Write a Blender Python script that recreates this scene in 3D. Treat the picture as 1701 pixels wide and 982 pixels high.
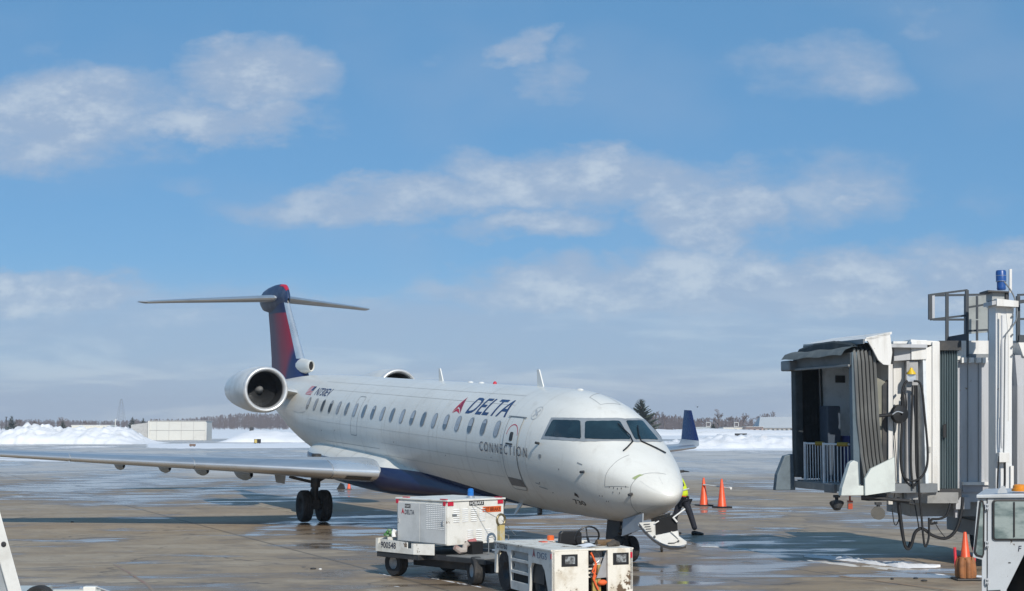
import bpy, bmesh, math, random
import numpy as np
from mathutils import Vector, Matrix, Euler
for o in list(bpy.data.objects): bpy.data.objects.remove(o)
SC = bpy.context.scene; COL = SC.collection
R = math.radians; PI = math.pi
random.seed(7)
# ------------------------------------------------------------------ camera
cam = bpy.data.cameras.new('camera'); co = bpy.data.objects.new('camera', cam); COL.objects.link(co)
co.location = (0, 0, 2.83); co.rotation_euler = (R(90 + 4.78), 0, 0)
cam.sensor_width = 36; cam.lens = 53.66; cam.clip_start = .1; cam.clip_end = 30000
SC.camera = co
SC.view_settings.view_transform = 'Standard'; SC.view_settings.look = 'None'
SC.view_settings.exposure = 0.17; SC.view_settings.gamma = 1
try: SC.view_settings.use_curve_mapping = False
except Exception: pass
# ------------------------------------------------------------------ sun
SUN_EL, SUN_AZ = R(33), R(17.5)          # azimuth measured from straight behind the camera towards its right
sd = Vector((math.sin(SUN_AZ) * math.cos(SUN_EL), -math.cos(SUN_AZ) * math.cos(SUN_EL), math.sin(SUN_EL)))
sl = bpy.data.lights.new('sun', 'SUN'); sl.energy = 3.5; sl.angle = R(.5); sl.color = (1, .945, .86)
so = bpy.data.objects.new('sun', sl); COL.objects.link(so); so.rotation_euler = sd.to_track_quat('Z', 'Y').to_euler(); so.location = (0, 0, 60)
# ------------------------------------------------------------------ sky
W = bpy.data.worlds.new('World'); SC.world = W; W.use_nodes = True
class NT:
    def __init__(s, tree): s.t = tree; s.n = tree.nodes; s.l = tree.links
    def new(s, typ, **kw):
        nd = s.n.new(typ)
        for k, v in kw.items(): setattr(nd, k, v)
        return nd
    def put(s, sock, v):
        if v is None: return
        if hasattr(v, 'is_output') or isinstance(v, bpy.types.NodeSocket): s.l.new(v, sock)
        else:
            if sock.type == 'RGBA' and len(v) == 3: v = (*v, 1)
            sock.default_value = v
    def m(s, op, a, b=None, c=None, clamp=False):
        nd = s.new('ShaderNodeMath', operation=op); nd.use_clamp = clamp
        s.put(nd.inputs[0], a); s.put(nd.inputs[1], b)
        if c is not None: s.put(nd.inputs[2], c)
        return nd.outputs[0]
    def sstep(s, x, a, b, lo=0., hi=1.):
        nd = s.new('ShaderNodeMapRange'); nd.interpolation_type = 'SMOOTHSTEP'
        s.put(nd.inputs[0], x)
        for i, v in enumerate((a, b, lo, hi)): nd.inputs[i + 1].default_value = v
        return nd.outputs[0]
    def noise(s, vec, scale, det=3, rough=.55, dist=0):
        nd = s.new('ShaderNodeTexNoise'); s.put(nd.inputs['Vector'], vec)
        nd.inputs['Scale'].default_value = scale; nd.inputs['Detail'].default_value = det
        nd.inputs['Roughness'].default_value = rough; nd.inputs['Distortion'].default_value = dist
        return nd.outputs['Fac'], nd.outputs['Color']
    def mix(s, f, a, b):
        nd = s.new('ShaderNodeMix', data_type='RGBA')
        s.put(nd.inputs[0], f); s.put(nd.inputs[6], a); s.put(nd.inputs[7], b); return nd.outputs[2]
    def sep(s, v):
        nd = s.new('ShaderNodeSeparateXYZ'); s.put(nd.inputs[0], v); return nd.outputs
    def comb(s, x, y, z):
        nd = s.new('ShaderNodeCombineXYZ')
        for i, v in enumerate((x, y, z)): s.put(nd.inputs[i], v)
        return nd.outputs[0]
    def vmul(s, v, k):
        nd = s.new('ShaderNodeVectorMath', operation='MULTIPLY'); s.put(nd.inputs[0], v); nd.inputs[1].default_value = k; return nd.outputs[0]
SKY_K = .115
def build_sky():
    t = NT(W.node_tree); bg = t.n['Background']
    sk = t.new('ShaderNodeTexSky'); sk.sky_type = 'NISHITA'; sk.sun_disc = False
    sk.sun_elevation = SUN_EL; sk.sun_rotation = R(162.5); sk.altitude = 100
    sk.air_density = .75; sk.dust_density = .0; sk.ozone_density = 4.0
    tc = t.new('ShaderNodeTexCoord'); d = tc.outputs['Generated']
    x, y, z = t.sep(d)
    ya = t.m('MAXIMUM', t.m('ABSOLUTE', y), .12)
    az = t.m('DIVIDE', x, ya); el = t.m('DIVIDE', z, ya)
    # warped direction so that cloud outlines billow
    n1, c1 = t.noise(t.comb(az, t.m('MULTIPLY', el, 1.7), .3), 6, 3, .5)
    n2, c2 = t.noise(t.comb(az, t.m('MULTIPLY', el, 1.9), .8), 22, 8, .66)
    r1, g1, b1 = t.sep(c1)
    n4, c4 = t.noise(t.comb(az, t.m('MULTIPLY', el, 2.0), 1.7), 24, 6, .65)
    r4, g4, b4 = t.sep(c4)
    azw = t.m('ADD', t.m('ADD', az, t.m('MULTIPLY', t.m('SUBTRACT', r1, .5), .19)), t.m('MULTIPLY', t.m('SUBTRACT', r4, .5), .055))
    elw = t.m('ADD', t.m('ADD', el, t.m('MULTIPLY', t.m('SUBTRACT', g1, .5), .062)), t.m('MULTIPLY', t.m('SUBTRACT', g4, .5), .030))
    CL = [(75, 195, 210, 82, .95), (250, 165, 150, 40, .55), (425, 125, 125, 60, .9), (375, 198, 130, 34, .8), (890, 68, 44, 32, .7), (978, 112, 70, 50, .5),
          (1370, 112, 150, 58, .5), (985, 298, 250, 62, .92), (700, 325, 330, 36, .75), (1200, 352, 125, 62, 1.1), (1335, 305, 100, 52, .55),
          (900, 384, 150, 30, .75), (1330, 465, 270, 68, 1.0), (1000, 485, 330, 46, .85), (1650, 475, 150, 68, 1.0), (50, 505, 170, 42, .95), (300, 300, 70, 20, .35),
          (740, 95, 60, 26, .25), (1590, 30, 70, 36, .3), (45, 78, 40, 24, .3), (1540, 340, 60, 30, .25), (770, 455, 50, 20, .35), (620, 500, 200, 28, .5), (330, 540, 330, 40, .55)]
    mask = None
    for (u, v, ru, rv, amp) in CL:
        a0, e0, wr, hr = (u - 850.5) / 2535, (703 - v) / 2535, ru * 1.22 / 2535, rv * 1.22 / 2535
        dx = t.m('MULTIPLY', t.m('SUBTRACT', azw, a0), 1 / wr); dy = t.m('MULTIPLY', t.m('SUBTRACT', elw, e0), 1 / hr)
        q = t.m('ADD', t.m('MULTIPLY', dx, dx), t.m('MULTIPLY', dy, dy))
        f = t.m('MULTIPLY', t.m('SUBTRACT', 1.25, q), amp)
        f = t.m('MAXIMUM', f, 0.)
        mask = f if mask is None else t.m('MAXIMUM', mask, f)
    front = t.m('MULTIPLY', t.sstep(y, .15, .4), t.sstep(t.m('ABSOLUTE', az), .62, .42))
    # the rest of the sky: the same scattered clouds, drawn by noise on a flat cloud deck
    zz = t.m('ADD', t.m('MAXIMUM', z, 0.), .10)
    deck = t.comb(t.m('DIVIDE', x, zz), t.m('DIVIDE', y, zz), 0.)
    n3, _ = t.noise(deck, .55, 6, .6)
    rest = t.m('MULTIPLY', t.sstep(n3, .5, .72), .9)
    front = t.m('MULTIPLY', front, t.sstep(el, .36, .29))
    mask = t.m('ADD', t.m('MULTIPLY', mask, front), t.m('MULTIPLY', rest, t.m('SUBTRACT', 1., front)))
    soft = t.m('MULTIPLY', mask, t.m('ADD', .45, t.m('MULTIPLY', n2, 1.1)))
    body = t.m('ADD', mask, t.m('MULTIPLY', t.m('SUBTRACT', n2, .52), 1.15))
    body = t.m('MULTIPLY', body, t.sstep(mask, .0, .3))
    dens = t.m('ADD', t.m('MULTIPLY', t.sstep(body, .08, .85), .62), t.m('MULTIPLY', t.sstep(soft, .0, 1.2), .38))
    wisp = t.m('MULTIPLY', t.sstep(n1, .42, .75), .22)
    low = t.m('MAXIMUM', t.m('MULTIPLY', t.sstep(elw, .098, .072), .72), t.sstep(el, .115, .005))                        # pale cloud deck thickens towards the horizon
    low = t.m('MULTIPLY', low, t.m('ADD', .76, t.m('MULTIPLY', n2, .36)))
    n5, _ = t.noise(t.comb(t.m('MULTIPLY', az, 3.2), t.m('MULTIPLY', el, 21.), 2.), 2.2, 6, .6, .4)
    bank = t.m('MULTIPLY', t.sstep(n5, .47, .68), t.sstep(el, .11, .05))
    alpha = t.m('MAXIMUM', t.m('MULTIPLY', dens, .75), t.m('MAXIMUM', wisp, t.m('MULTIPLY', low, .92)))
    k = 1 / SKY_K
    lit = t.m('MULTIPLY', t.sstep(body, .45, 1.3), t.sstep(n2, .40, .66))
    ccol = t.mix(t.m('MAXIMUM', lit, t.m('MULTIPLY', bank, .75)), (.345 * k, .425 * k, .555 * k), (.55 * k, .61 * k, .675 * k))
    hs = t.new('ShaderNodeHueSaturation'); hs.inputs['Saturation'].default_value = 1.08; hs.inputs['Value'].default_value = .58; t.l.new(sk.outputs[0], hs.inputs['Color'])
    col = t.mix(alpha, t.mix(.5, hs.outputs[0], (.142 * k, .382 * k, .67 * k)), ccol)   # a thin milky veil evens out the blue
    t.l.new(col, bg.inputs['Color']); bg.inputs['Strength'].default_value = SKY_K
build_sky()
# ------------------------------------------------------------------ materials
MATS = {}
def mat(name, col, rough=.5, metal=0., col2=None, scale=4., lo=.45, hi=.7, bump=0., bscale=30., spec=.5, streak=(1, 1, 1), chips=None, coat=0., fine=.06):
    if name in MATS: return MATS[name]
    m = bpy.data.materials.new(name); m.use_nodes = True; t = NT(m.node_tree); b = t.n['Principled BSDF']
    b.inputs['Roughness'].default_value = rough; b.inputs['Metallic'].default_value = metal
    b.inputs['Specular IOR Level'].default_value = spec; b.inputs['Coat Weight'].default_value = coat
    tc = t.new('ShaderNodeTexCoord').outputs['Object']
    v = t.vmul(tc, streak)
    n, _ = t.noise(v, scale, 5, .6)
    c2 = col2 or tuple(c * .8 for c in col)
    c = t.mix(t.sstep(n, lo, hi), col, c2)
    if fine:
        nf, _ = t.noise(tc, 40, 3)
        hs = t.new('ShaderNodeHueSaturation'); t.put(hs.inputs['Value'], t.m('ADD', 1 - fine, t.m('MULTIPLY', nf, 2 * fine))); t.put(hs.inputs['Color'], c); c = hs.outputs[0]
    if chips:
        ccol, cs, thr = chips
        nc, _ = t.noise(tc, cs, 6, .7); nb, _ = t.noise(tc, cs * .22, 2)
        f = t.sstep(t.m('ADD', nc, t.m('MULTIPLY', t.m('SUBTRACT', nb, .5), .7)), thr, thr + .03)
        c = t.mix(f, c, ccol); t.put(b.inputs['Roughness'], t.m('ADD', rough, t.m('MULTIPLY', f, .3)))
    else:
        t.put(b.inputs['Roughness'], t.m('ADD', max(rough - .07, .02), t.m('MULTIPLY', n, .14)))
    t.put(b.inputs['Base Color'], c)
    if bump:
        nb2, _ = t.noise(tc, bscale, 4)
        bp = t.new('ShaderNodeBump'); bp.inputs['Strength'].default_value = bump; bp.inputs['Distance'].default_value = .02
        t.put(bp.inputs['Height'], nb2); t.l.new(bp.outputs[0], b.inputs['Normal'])
    MATS[name] = m; return m
M = dict
WHITE = mat('white_paint', (.78, .77, .73), .42, col2=(.66, .64, .58), scale=2.2)
GSEW = mat('worn_white_paint', (.76, .745, .69), .5, col2=(.56, .53, .46), scale=3, chips=((.16, .11, .07), 9, .70))
TUGW = mat('chipped_white_paint', (.78, .74, .65), .5, col2=(.58, .51, .40), scale=3.5, chips=((.13, .085, .05), 7, .635))
NAVY = mat('navy_paint', (.012, .022, .105), .28, coat=.3, fine=.03)
RED = mat('red_paint', (.55, .015, .045), .4, fine=.03)
DRED = mat('dark_red_paint', (.30, .012, .045), .4, fine=.03)
SILV = mat('bare_metal', (.62, .635, .65), .33, .8, col2=(.5, .52, .54), scale=1.5, streak=(1, .2, 1))
SILVB = mat('polished_metal', (.80, .81, .81), .26, .7, col2=(.66, .67, .68), scale=1.5)
GREY = mat('grey_paint', (.33, .36, .38), .45)
WINGT = mat('wing_grey_paint', (.36, .395, .43), .42, col2=(.30, .33, .36), scale=1.5)
MGREY = mat('mid_grey_metal', (.22, .235, .245), .5, .3)
DARK = mat('dark_metal', (.035, .037, .04), .55, .2, col2=(.07, .065, .06))
BLACK = mat('black_plastic', (.012, .012, .013), .45)
VOID = mat('dark_recess', (.006, .006, .007), .8)
RUBBER = mat('tyre_rubber', (.022, .022, .023), .8, col2=(.06, .055, .05), scale=6, bump=.3, bscale=40)
GLASS = mat('dark_glass', (.012, .026, .036), .05, col2=(.02, .045, .058), scale=1.2, spec=.6, fine=0)
CABW = mat('cabin_window_pane', (.10, .125, .15), .12, col2=(.22, .25, .27), scale=1.1, spec=.6)
FRAME = mat('window_frame_metal', (.42, .43, .43), .42, .4)
LINE = mat('panel_seam', (.30, .31, .31), .6, fine=0)
LINED = mat('dark_panel_seam', (.10, .10, .10), .6, fine=0)
ORANGE = mat('orange_plastic', (.80, .10, .025), .42, col2=(.62, .085, .03), scale=5)
FAN = mat('fan_blade_metal', (.07, .075, .08), .4, .6)
def glow_free(name, col, rough=.2): return mat(name, col, rough, fine=0)
# ------------------------------------------------------------------ helpers
def link(o): COL.objects.link(o); return o
def tag(o, label=None, cat=None, group=None, kind=None):
    if label: o['label'] = label
    if cat: o['category'] = cat
    if group: o['group'] = group
    if kind: o['kind'] = kind
    return o
def thing(name, label, cat, loc=(0, 0, 0), rot=(0, 0, 0), group=None):
    o = link(bpy.data.objects.new(name, None)); o.location = loc
    o.rotation_euler = rot if isinstance(rot, (tuple, list)) else (0, 0, rot); o.empty_display_size = .2
    return tag(o, label, cat, group)
def copy_tree(o, parent=None):
    c = o.copy(); link(c)
    if parent: c.parent = parent
    for ch in list(o.children): copy_tree(ch, c)
    return c
class MB:
    def __init__(s): s.v = []; s.f = []; s.mi = []; s.cur = 0
    def add(s, vs, fs):
        b = len(s.v); s.v += [tuple(p) for p in vs]; s.f += [tuple(b + i for i in f) for f in fs]; s.mi += [s.cur] * len(fs); return s
    def box(s, c, d, rz=0., mtx=None):
        x, y, z = d[0] / 2, d[1] / 2, d[2] / 2
        P = [Vector(p) for p in ((-x, -y, -z), (x, -y, -z), (x, y, -z), (-x, y, -z), (-x, -y, z), (x, -y, z), (x, y, z), (-x, y, z))]
        mt = mtx or Matrix.Rotation(rz, 3, 'Z')
        return s.add([mt @ p + Vector(c) for p in P], [(3, 2, 1, 0), (4, 5, 6, 7), (0, 1, 5, 4), (1, 2, 6, 5), (2, 3, 7, 6), (3, 0, 4, 7)])
    def bb(s, lo, hi): return s.box([(a + b) / 2 for a, b in zip(lo, hi)], [abs(b - a) for a, b in zip(lo, hi)])
    def tube(s, pts, r, n=8, caps=True):
        pts = [Vector(p) for p in pts]; k = len(pts); rs = r if isinstance(r, (list, tuple)) else [r] * k
        vs = []; up = None
        for i, p in enumerate(pts):
            d = (pts[min(i + 1, k - 1)] - pts[max(i - 1, 0)]).normalized()
            if up is None: up = Vector((0, 0, 1)) if abs(d.z) < .9 else Vector((1, 0, 0))
            a = d.cross(up).normalized(); b = a.cross(d).normalized(); up = b
            for j in range(n):
                th = 2 * PI * j / n + PI / n; vs.append(p + (a * math.cos(th) + b * math.sin(th)) * rs[i])
        fs = [(i * n + j, i * n + (j + 1) % n, (i + 1) * n + (j + 1) % n, (i + 1) * n + j) for i in range(k - 1) for j in range(n)]
        if caps: fs += [tuple(range(n))[::-1], tuple(range((k - 1) * n, k * n))]
        return s.add(vs, fs)
    def bar(s, p0, p1, w, h=None):           # square bar
        p0, p1 = Vector(p0), Vector(p1); d = p1 - p0; L = d.length
        q = d.to_track_quat('X', 'Z').to_matrix()
        return s.box((p0 + p1) / 2, (L, w, h or w), mtx=q)
    def lathe(s, prof, o, ax, n=32, close=False):
        o = Vector(o); ax = Vector(ax).normalized(); a = ax.orthogonal().normalized(); b = ax.cross(a)
        vs = [o + ax * h + (a * math.cos(2 * PI * j / n) + b * math.sin(2 * PI * j / n)) * r for (r, h) in prof for j in range(n)]
        k = len(prof)
        fs = [(i * n + j, i * n + (j + 1) % n, (i + 1) * n + (j + 1) % n, (i + 1) * n + j) for i in range(k - 1) for j in range(n)]
        if prof[0][0] > 1e-4 and close: fs.append(tuple(range(n))[::-1])
        if prof[-1][0] > 1e-4 and close: fs.append(tuple(range((k - 1) * n, k * n)))
        return s.add(vs, fs)
    def prism(s, poly, o, ux, uy, t):        # polygon in plane (ux, uy), extruded by vector t
        o, ux, uy, t = Vector(o), Vector(ux), Vector(uy), Vector(t); n = len(poly)
        A = [o + ux * p[0] + uy * p[1] for p in poly]
        return s.add(A + [p + t for p in A], [tuple(range(n))[::-1], tuple(range(n, 2 * n))] + [(i, (i + 1) % n, n + (i + 1) % n, n + i) for i in range(n)])
    def grid(s, rows, closed=False):
        n = len(rows[0]); vs = [p for r in rows for p in r]; fs = []
        for i in range(len(rows) - 1):
            for j in range(n if closed else n - 1):
                fs.append((i * n + j, i * n + (j + 1) % n, (i + 1) * n + (j + 1) % n, (i + 1) * n + j))
        return s.add(vs, fs)
    def sphere(s, c, r, n=12, m=8):
        r = r if isinstance(r, (tuple, list)) else (r, r, r)
        rows = [[(c[0] + r[0] * math.sin(PI * i / m) * math.cos(2 * PI * j / n), c[1] + r[1] * math.sin(PI * i / m) * math.sin(2 * PI * j / n), c[2] + r[2] * math.cos(PI * i / m)) for j in range(n)] for i in range(m + 1)]
        return s.grid(rows, True)
    def build(s, name, mats, parent=None, smooth=False, bevel=0., angle=35):
        me = bpy.data.meshes.new(name); me.from_pydata(s.v, [], s.f)
        mats = mats if isinstance(mats, (list, tuple)) else [mats]
        for m in mats: me.materials.append(m)
        if len(mats) > 1: me.polygons.foreach_set('material_index', s.mi)
        bm = bmesh.new(); bm.from_mesh(me)
        bmesh.ops.remove_doubles(bm, verts=bm.verts, dist=1e-5); bmesh.ops.recalc_face_normals(bm, faces=bm.faces)
        if bevel: bmesh.ops.bevel(bm, geom=[e for e in bm.edges if len(e.link_faces) == 2 and e.calc_face_angle(0) > .5], offset=bevel, segments=2, profile=.6, affect='EDGES', clamp_overlap=True)
        bm.to_mesh(me); bm.free()
        if smooth:
            me.polygons.foreach_set('use_smooth', [True] * len(me.polygons)); me.set_sharp_from_angle(angle=R(angle))
        o = link(bpy.data.objects.new(name, me))
        if parent: o.parent = parent
        return o
def bm_obj(name, bm, m, parent=None, smooth=False):
    me = bpy.data.meshes.new(name); bm.to_mesh(me); bm.free(); me.materials.append(m)
    if smooth: me.polygons.foreach_set('use_smooth', [True] * len(me.polygons))
    o = link(bpy.data.objects.new(name, me))
    if parent: o.parent = parent
    return o
def text_bm(txt, w=None, h=None, shear=0., bold=0.):
    cu = bpy.data.curves.new('lettering', 'FONT'); cu.body = txt; cu.shear = shear; cu.offset = bold; cu.resolution_u = 3
    ob = bpy.data.objects.new('lettering', cu); COL.objects.link(ob)
    me = bpy.data.meshes.new_from_object(ob.evaluated_get(bpy.context.evaluated_depsgraph_get()))
    bpy.data.objects.remove(ob); bpy.data.curves.remove(cu)
    bm = bmesh.new(); bm.from_mesh(me); bpy.data.meshes.remove(me)
    xs = [v.co.x for v in bm.verts]; ys = [v.co.y for v in bm.verts]
    sy = h / (max(ys) - min(ys)); sx = w / (max(xs) - min(xs)) if w else sy
    x0, y0 = min(xs), min(ys)
    for v in bm.verts: v.co = ((v.co.x - x0) * sx, (v.co.y - y0) * sy, 0)
    return bm
def poly_bm(poly):
    bm = bmesh.new(); bm.faces.new([bm.verts.new((p[0], p[1], 0)) for p in poly]); return bm
def flat(name, bm, m, parent, o, ux, uy, off=.004):
    o, ux, uy = Vector(o), Vector(ux).normalized(), Vector(uy).normalized(); n = ux.cross(uy)
    for v in bm.verts: v.co = o + ux * v.co.x + uy * v.co.y + n * off
    return bm_obj(name, bm, m, parent)
def wheel(parent, c, ax, r, w, rim=.55, m=None, rimm=None, name='wheel', n=28):
    ax = Vector(ax).normalized(); h = w / 2
    t = MB().lathe([(r * rim, -h * .8), (r * .80, -h), (r * .93, -h * .95), (r * .99, -h * .66), (r, -h * .3), (r * .985, -h * .26), (r * .985, -h * .2), (r, -h * .16), (r, h * .16), (r * .985, h * .2), (r * .985, h * .26), (r, h * .3), (r * .99, h * .66), (r * .93, h * .95), (r * .80, h), (r * rim, h * .8)], c, ax, n)
    o = t.build(name, m or RUBBER, parent, True, angle=50)
    q = MB().lathe([(0, -h * .35), (r * rim * .3, -h * .5), (r * rim * .55, -h * .3), (r * rim * .9, -h * .55), (r * rim, -h * .82), (r * rim, h * .82), (r * rim * .9, h * .55), (r * rim * .55, h * .3), (r * rim * .3, h * .5), (0, h * .35)], c, ax, 20)
    q.build('rim', rimm or MGREY, o, True, angle=40)
    return o
# ------------------------------------------------------------------ the apron and the airfield ground
def ground_material():
    m = bpy.data.materials.new('wet_apron_concrete'); m.use_nodes = True; t = NT(m.node_tree); b = t.n['Principled BSDF']
    tc = t.new('ShaderNodeTexCoord').outputs['Object']; x, y, z = t.sep(tc)
    big, bc = t.noise(t.vmul(tc, (.62, .33, 1)), .14, 4, .55, .6)
    med, _ = t.noise(t.vmul(tc, (.5, 1.0, 1)), .55, 5, .6, .5)
    fin, _ = t.noise(tc, 6, 4, .65)
    vf, _ = t.noise(tc, 45, 2, .6)
    st, _ = t.noise(t.vmul(tc, (.42, 1.15, 1)), .8, 6, .62, .5)
    dry = t.mix(t.sstep(med, .35, .68), (.315, .235, .150), (.40, .325, .232))
    dry = t.mix(t.m('MULTIPLY', t.sstep(fin, .45, .75), .3), dry, (.19, .155, .125))
    blo, _ = t.noise(t.vmul(tc, (.8, 1, 1)), 1.7, 6, .68, .8)
    dry = t.mix(t.m('MULTIPLY', t.sstep(blo, .50, .60), .38), dry, (.20, .155, .11)); dry = t.mix(t.m('MULTIPLY', t.sstep(blo, .36, .31), .5), dry, (.45, .41, .34))
    wetv = t.m('ADD', t.m('MULTIPLY', big, 1.0), t.m('ADD', t.m('MULTIPLY', t.m('SUBTRACT', st, .5), .5), t.m('MULTIPLY', t.m('SUBTRACT', blo, .5), .16)))
    # low spots where meltwater gathers, and one raised dry patch
    for (px, py, rx, ry, amt) in ((5.0, 31, 5, 3.5, .075), (6.8, 48, 4, 7, .085), (-11.5, 50, 7, 4.5, -.10), (-3, 30, 4, 2, -.03), (-8, 30, 5, 4, -.015), (-14, 66, 10, 7, .05), (2, 38, 3, 4, .06), (5.2, 38, 3.5, 5, .055)):
        qx = t.m('DIVIDE', t.m('SUBTRACT', x, px), rx); qy = t.m('DIVIDE', t.m('SUBTRACT', y, py), ry)
        wetv = t.m('ADD', wetv, t.m('MULTIPLY', t.m('EXPONENT', t.m('MULTIPLY', t.m('ADD', t.m('MULTIPLY', qx, qx), t.m('MULTIPLY', qy, qy)), -1.)), amt))
    damp = t.sstep(wetv, .43, .53)
    film = t.sstep(wetv, .50, .59)
    pud = t.sstep(t.m('ADD', t.m('MULTIPLY', wetv, .62), t.m('MULTIPLY', st, .6)), .66, .715)
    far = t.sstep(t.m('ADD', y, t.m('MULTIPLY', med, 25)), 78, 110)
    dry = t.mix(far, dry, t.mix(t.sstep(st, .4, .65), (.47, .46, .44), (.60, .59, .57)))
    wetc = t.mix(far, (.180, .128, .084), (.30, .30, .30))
    c = t.mix(t.m('MULTIPLY', damp, .55), dry, wetc)
    c = t.mix(t.m('MULTIPLY', film, .75), c, wetc)
    # slab joints, tar lines and cracks
    def lines(u, per, w, off):
        f = t.m('ABSOLUTE', t.m('SUBTRACT', t.m('FRACT', t.m('ADD', t.m('DIVIDE', u, per), off)), .5))
        return t.sstep(f, w / per, w / per * .4)
    ca, sa = math.cos(R(24.5)), math.sin(R(24.5))
    u = t.m('ADD', t.m('MULTIPLY', x, ca), t.m('MULTIPLY', y, sa)); v = t.m('SUBTRACT', t.m('MULTIPLY', y, ca), t.m('MULTIPLY', x, sa))
    wob = t.m('MULTIPLY', t.m('SUBTRACT', fin, .5), .05)
    jn = t.m('MAXIMUM', lines(t.m('ADD', u, wob), 7.6, .06, .2), lines(t.m('ADD', v, wob), 7.6, .06, .37))
    vor = t.new('ShaderNodeTexVoronoi', feature='DISTANCE_TO_EDGE'); t.put(vor.inputs['Vector'], t.vmul(bc, (1, 1, 1)))
    vo2 = t.new('ShaderNodeTexVoronoi', feature='DISTANCE_TO_EDGE'); vo2.inputs['Scale'].default_value = .16
    wv = t.new('ShaderNodeVectorMath', operation='ADD'); t.put(wv.inputs[0], tc); n9, c9 = t.noise(tc, .7, 4); t.put(wv.inputs[1], t.vmul(c9, (2.2, 2.2, 0))); t.put(vo2.inputs['Vector'], wv.outputs[0])
    cr = t.m('MULTIPLY', t.sstep(vo2.outputs[0], .007, .003), t.sstep(n9, .45, .6))
    c = t.mix(t.m('MULTIPLY', t.m('MAXIMUM', jn, cr), .6), c, (.07, .06, .05))
    # thin ice and slush specks along the edges of the wet film
    edge = t.m('MULTIPLY', t.sstep(wetv, .46, .5), t.sstep(wetv, .56, .5))
    ice = t.m('MULTIPLY', t.sstep(t.m('ADD', t.m('MULTIPLY', st, .7), t.m('MULTIPLY', fin, .4)), .66, .74), edge)
    ice = t.m('MULTIPLY', ice, .65)
    c = t.mix(ice, c, (.62, .64, .66))
    t.put(b.inputs['Base Color'], c)
    r = t.m('SUBTRACT', .72, t.m('MULTIPLY', damp, .22)); r = t.m('SUBTRACT', r, t.m('MULTIPLY', film, .24)); r = t.m('SUBTRACT', r, t.m('MULTIPLY', pud, .17))
    r = t.m('MAXIMUM', t.m('ADD', r, t.m('MULTIPLY', ice, .4)), .045)
    r = t.m('ADD', r, t.m('MULTIPLY', t.m('SUBTRACT', vf, .5), .06)); t.put(b.inputs['Roughness'], t.m('MAXIMUM', r, .04))
    b.inputs['Specular IOR Level'].default_value = .5
    bp = t.new('ShaderNodeBump'); bp.inputs['Distance'].default_value = .012
    t.put(bp.inputs['Strength'], t.m('MULTIPLY', t.m('SUBTRACT', 1., t.m('MAXIMUM', pud, t.m('MULTIPLY', film, .85))), .5))
    t.put(bp.inputs['Height'], t.m('ADD', fin, t.m('MULTIPLY', vf, .6))); t.l.new(bp.outputs[0], b.inputs['Normal'])
    return m
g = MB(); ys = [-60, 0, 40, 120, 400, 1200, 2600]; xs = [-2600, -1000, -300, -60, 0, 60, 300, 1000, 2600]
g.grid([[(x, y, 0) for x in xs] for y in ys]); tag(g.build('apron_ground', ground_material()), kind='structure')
SNOW = mat('snow', (.82, .83, .85), .7, col2=(.72, .73, .74), scale=.5, bump=.6, bscale=3, fine=.04)
BANK = mat('ploughed_snow', (.82, .82, .83), .75, col2=(.66, .65, .63), scale=.35, lo=.5, hi=.8, bump=.8, bscale=4, fine=.06, chips=((.42, .38, .32), 1.1, .735))
DSNOW = mat('dirty_snow', (.74, .73, .70), .75, col2=(.46, .41, .34), scale=1.1, lo=.42, hi=.72, bump=.6, bscale=9)
def vnoise(x, y, seed=0):
    def h(i, j):
        k = (i * 374761393 + j * 668265263 + seed * 974711) & 0xffffffff; k = ((k ^ (k >> 13)) * 1274126177) & 0xffffffff; return ((k ^ (k >> 16)) & 0xffff) / 65535
    i, j = math.floor(x), math.floor(y); fx, fy = x - i, y - j; fx = fx * fx * (3 - 2 * fx); fy = fy * fy * (3 - 2 * fy)
    return (h(i, j) * (1 - fx) + h(i + 1, j) * fx) * (1 - fy) + (h(i, j + 1) * (1 - fx) + h(i + 1, j + 1) * fx) * fy
def fbm(x, y, seed=0, o=4):
    s = 0; a = .5
    for k in range(o): s += a * vnoise(x * 2 ** k, y * 2 ** k, seed + k); a *= .5
    return s
def interp(tab, x):
    if x <= tab[0][0]: return tab[0][1]
    for (a, b), (c, d) in zip(tab, tab[1:]):
        if x <= c: return b + (d - b) * (x - a) / (c - a)
    return tab[-1][1]
def snow_sheet(name, x0, x1, nx, y0, y1, ny, hfun, m=SNOW, kind='structure', label=None, cat=None):
    rows = []
    for j in range(ny + 1):
        rows.append([(x0 + (x1 - x0) * i / nx, y0 + (y1 - y0) * j / ny, hfun(x0 + (x1 - x0) * i / nx, y0 + (y1 - y0) * j / ny)) for i in range(nx + 1)])
    b = MB(); b.grid(rows); o = b.build(name, m, None, True, angle=80)
    return tag(o, label, cat, kind=kind)
# far snow field with the dark strip of a runway lying across it
snow_sheet('snow_field', -900, 900, 150, 245, 1500, 60, lambda x, y: .05 + .55 * max(0, fbm(x * .02, y * .01, 3) - .42) if y > 262 + 18 * fbm(x * .03, 1, 9) else -.15)
def field2(x, y):
    e = 150 + 26 * fbm(x * .05, 2.2, 4) + (0 if x > 5 else 75 if x > -18 else 1e4)
    return (.04 + .3 * max(0, fbm(x * .06, y * .05, 5) - .45)) if (y > e and y < 236) else -.12
snow_sheet('snow_verge', -60, 160, 130, 150, 242, 46, field2)
def field3(x, y):
    u = 850.5 + 2535 * x / y; e = 168 + 14 * fbm(x * .12, 3, 8) + (35 if u < 250 else 0)
    return .04 + .12 * fbm(x * .2, y * .1, 2) if (y > e and y < 205 + 10 * fbm(x * .2, 5, 1) and u > 195 + 40 * fbm(y * .1, x * .05, 2)) else -.12
snow_sheet('snow_patch', -60, -6, 80, 165, 220, 34, field3)
def strip_snow(x, y):
    return .03 if fbm(x * .12, y * .35, 12) > .5 + .15 * abs(y - 119) / 12 else -.06
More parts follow.
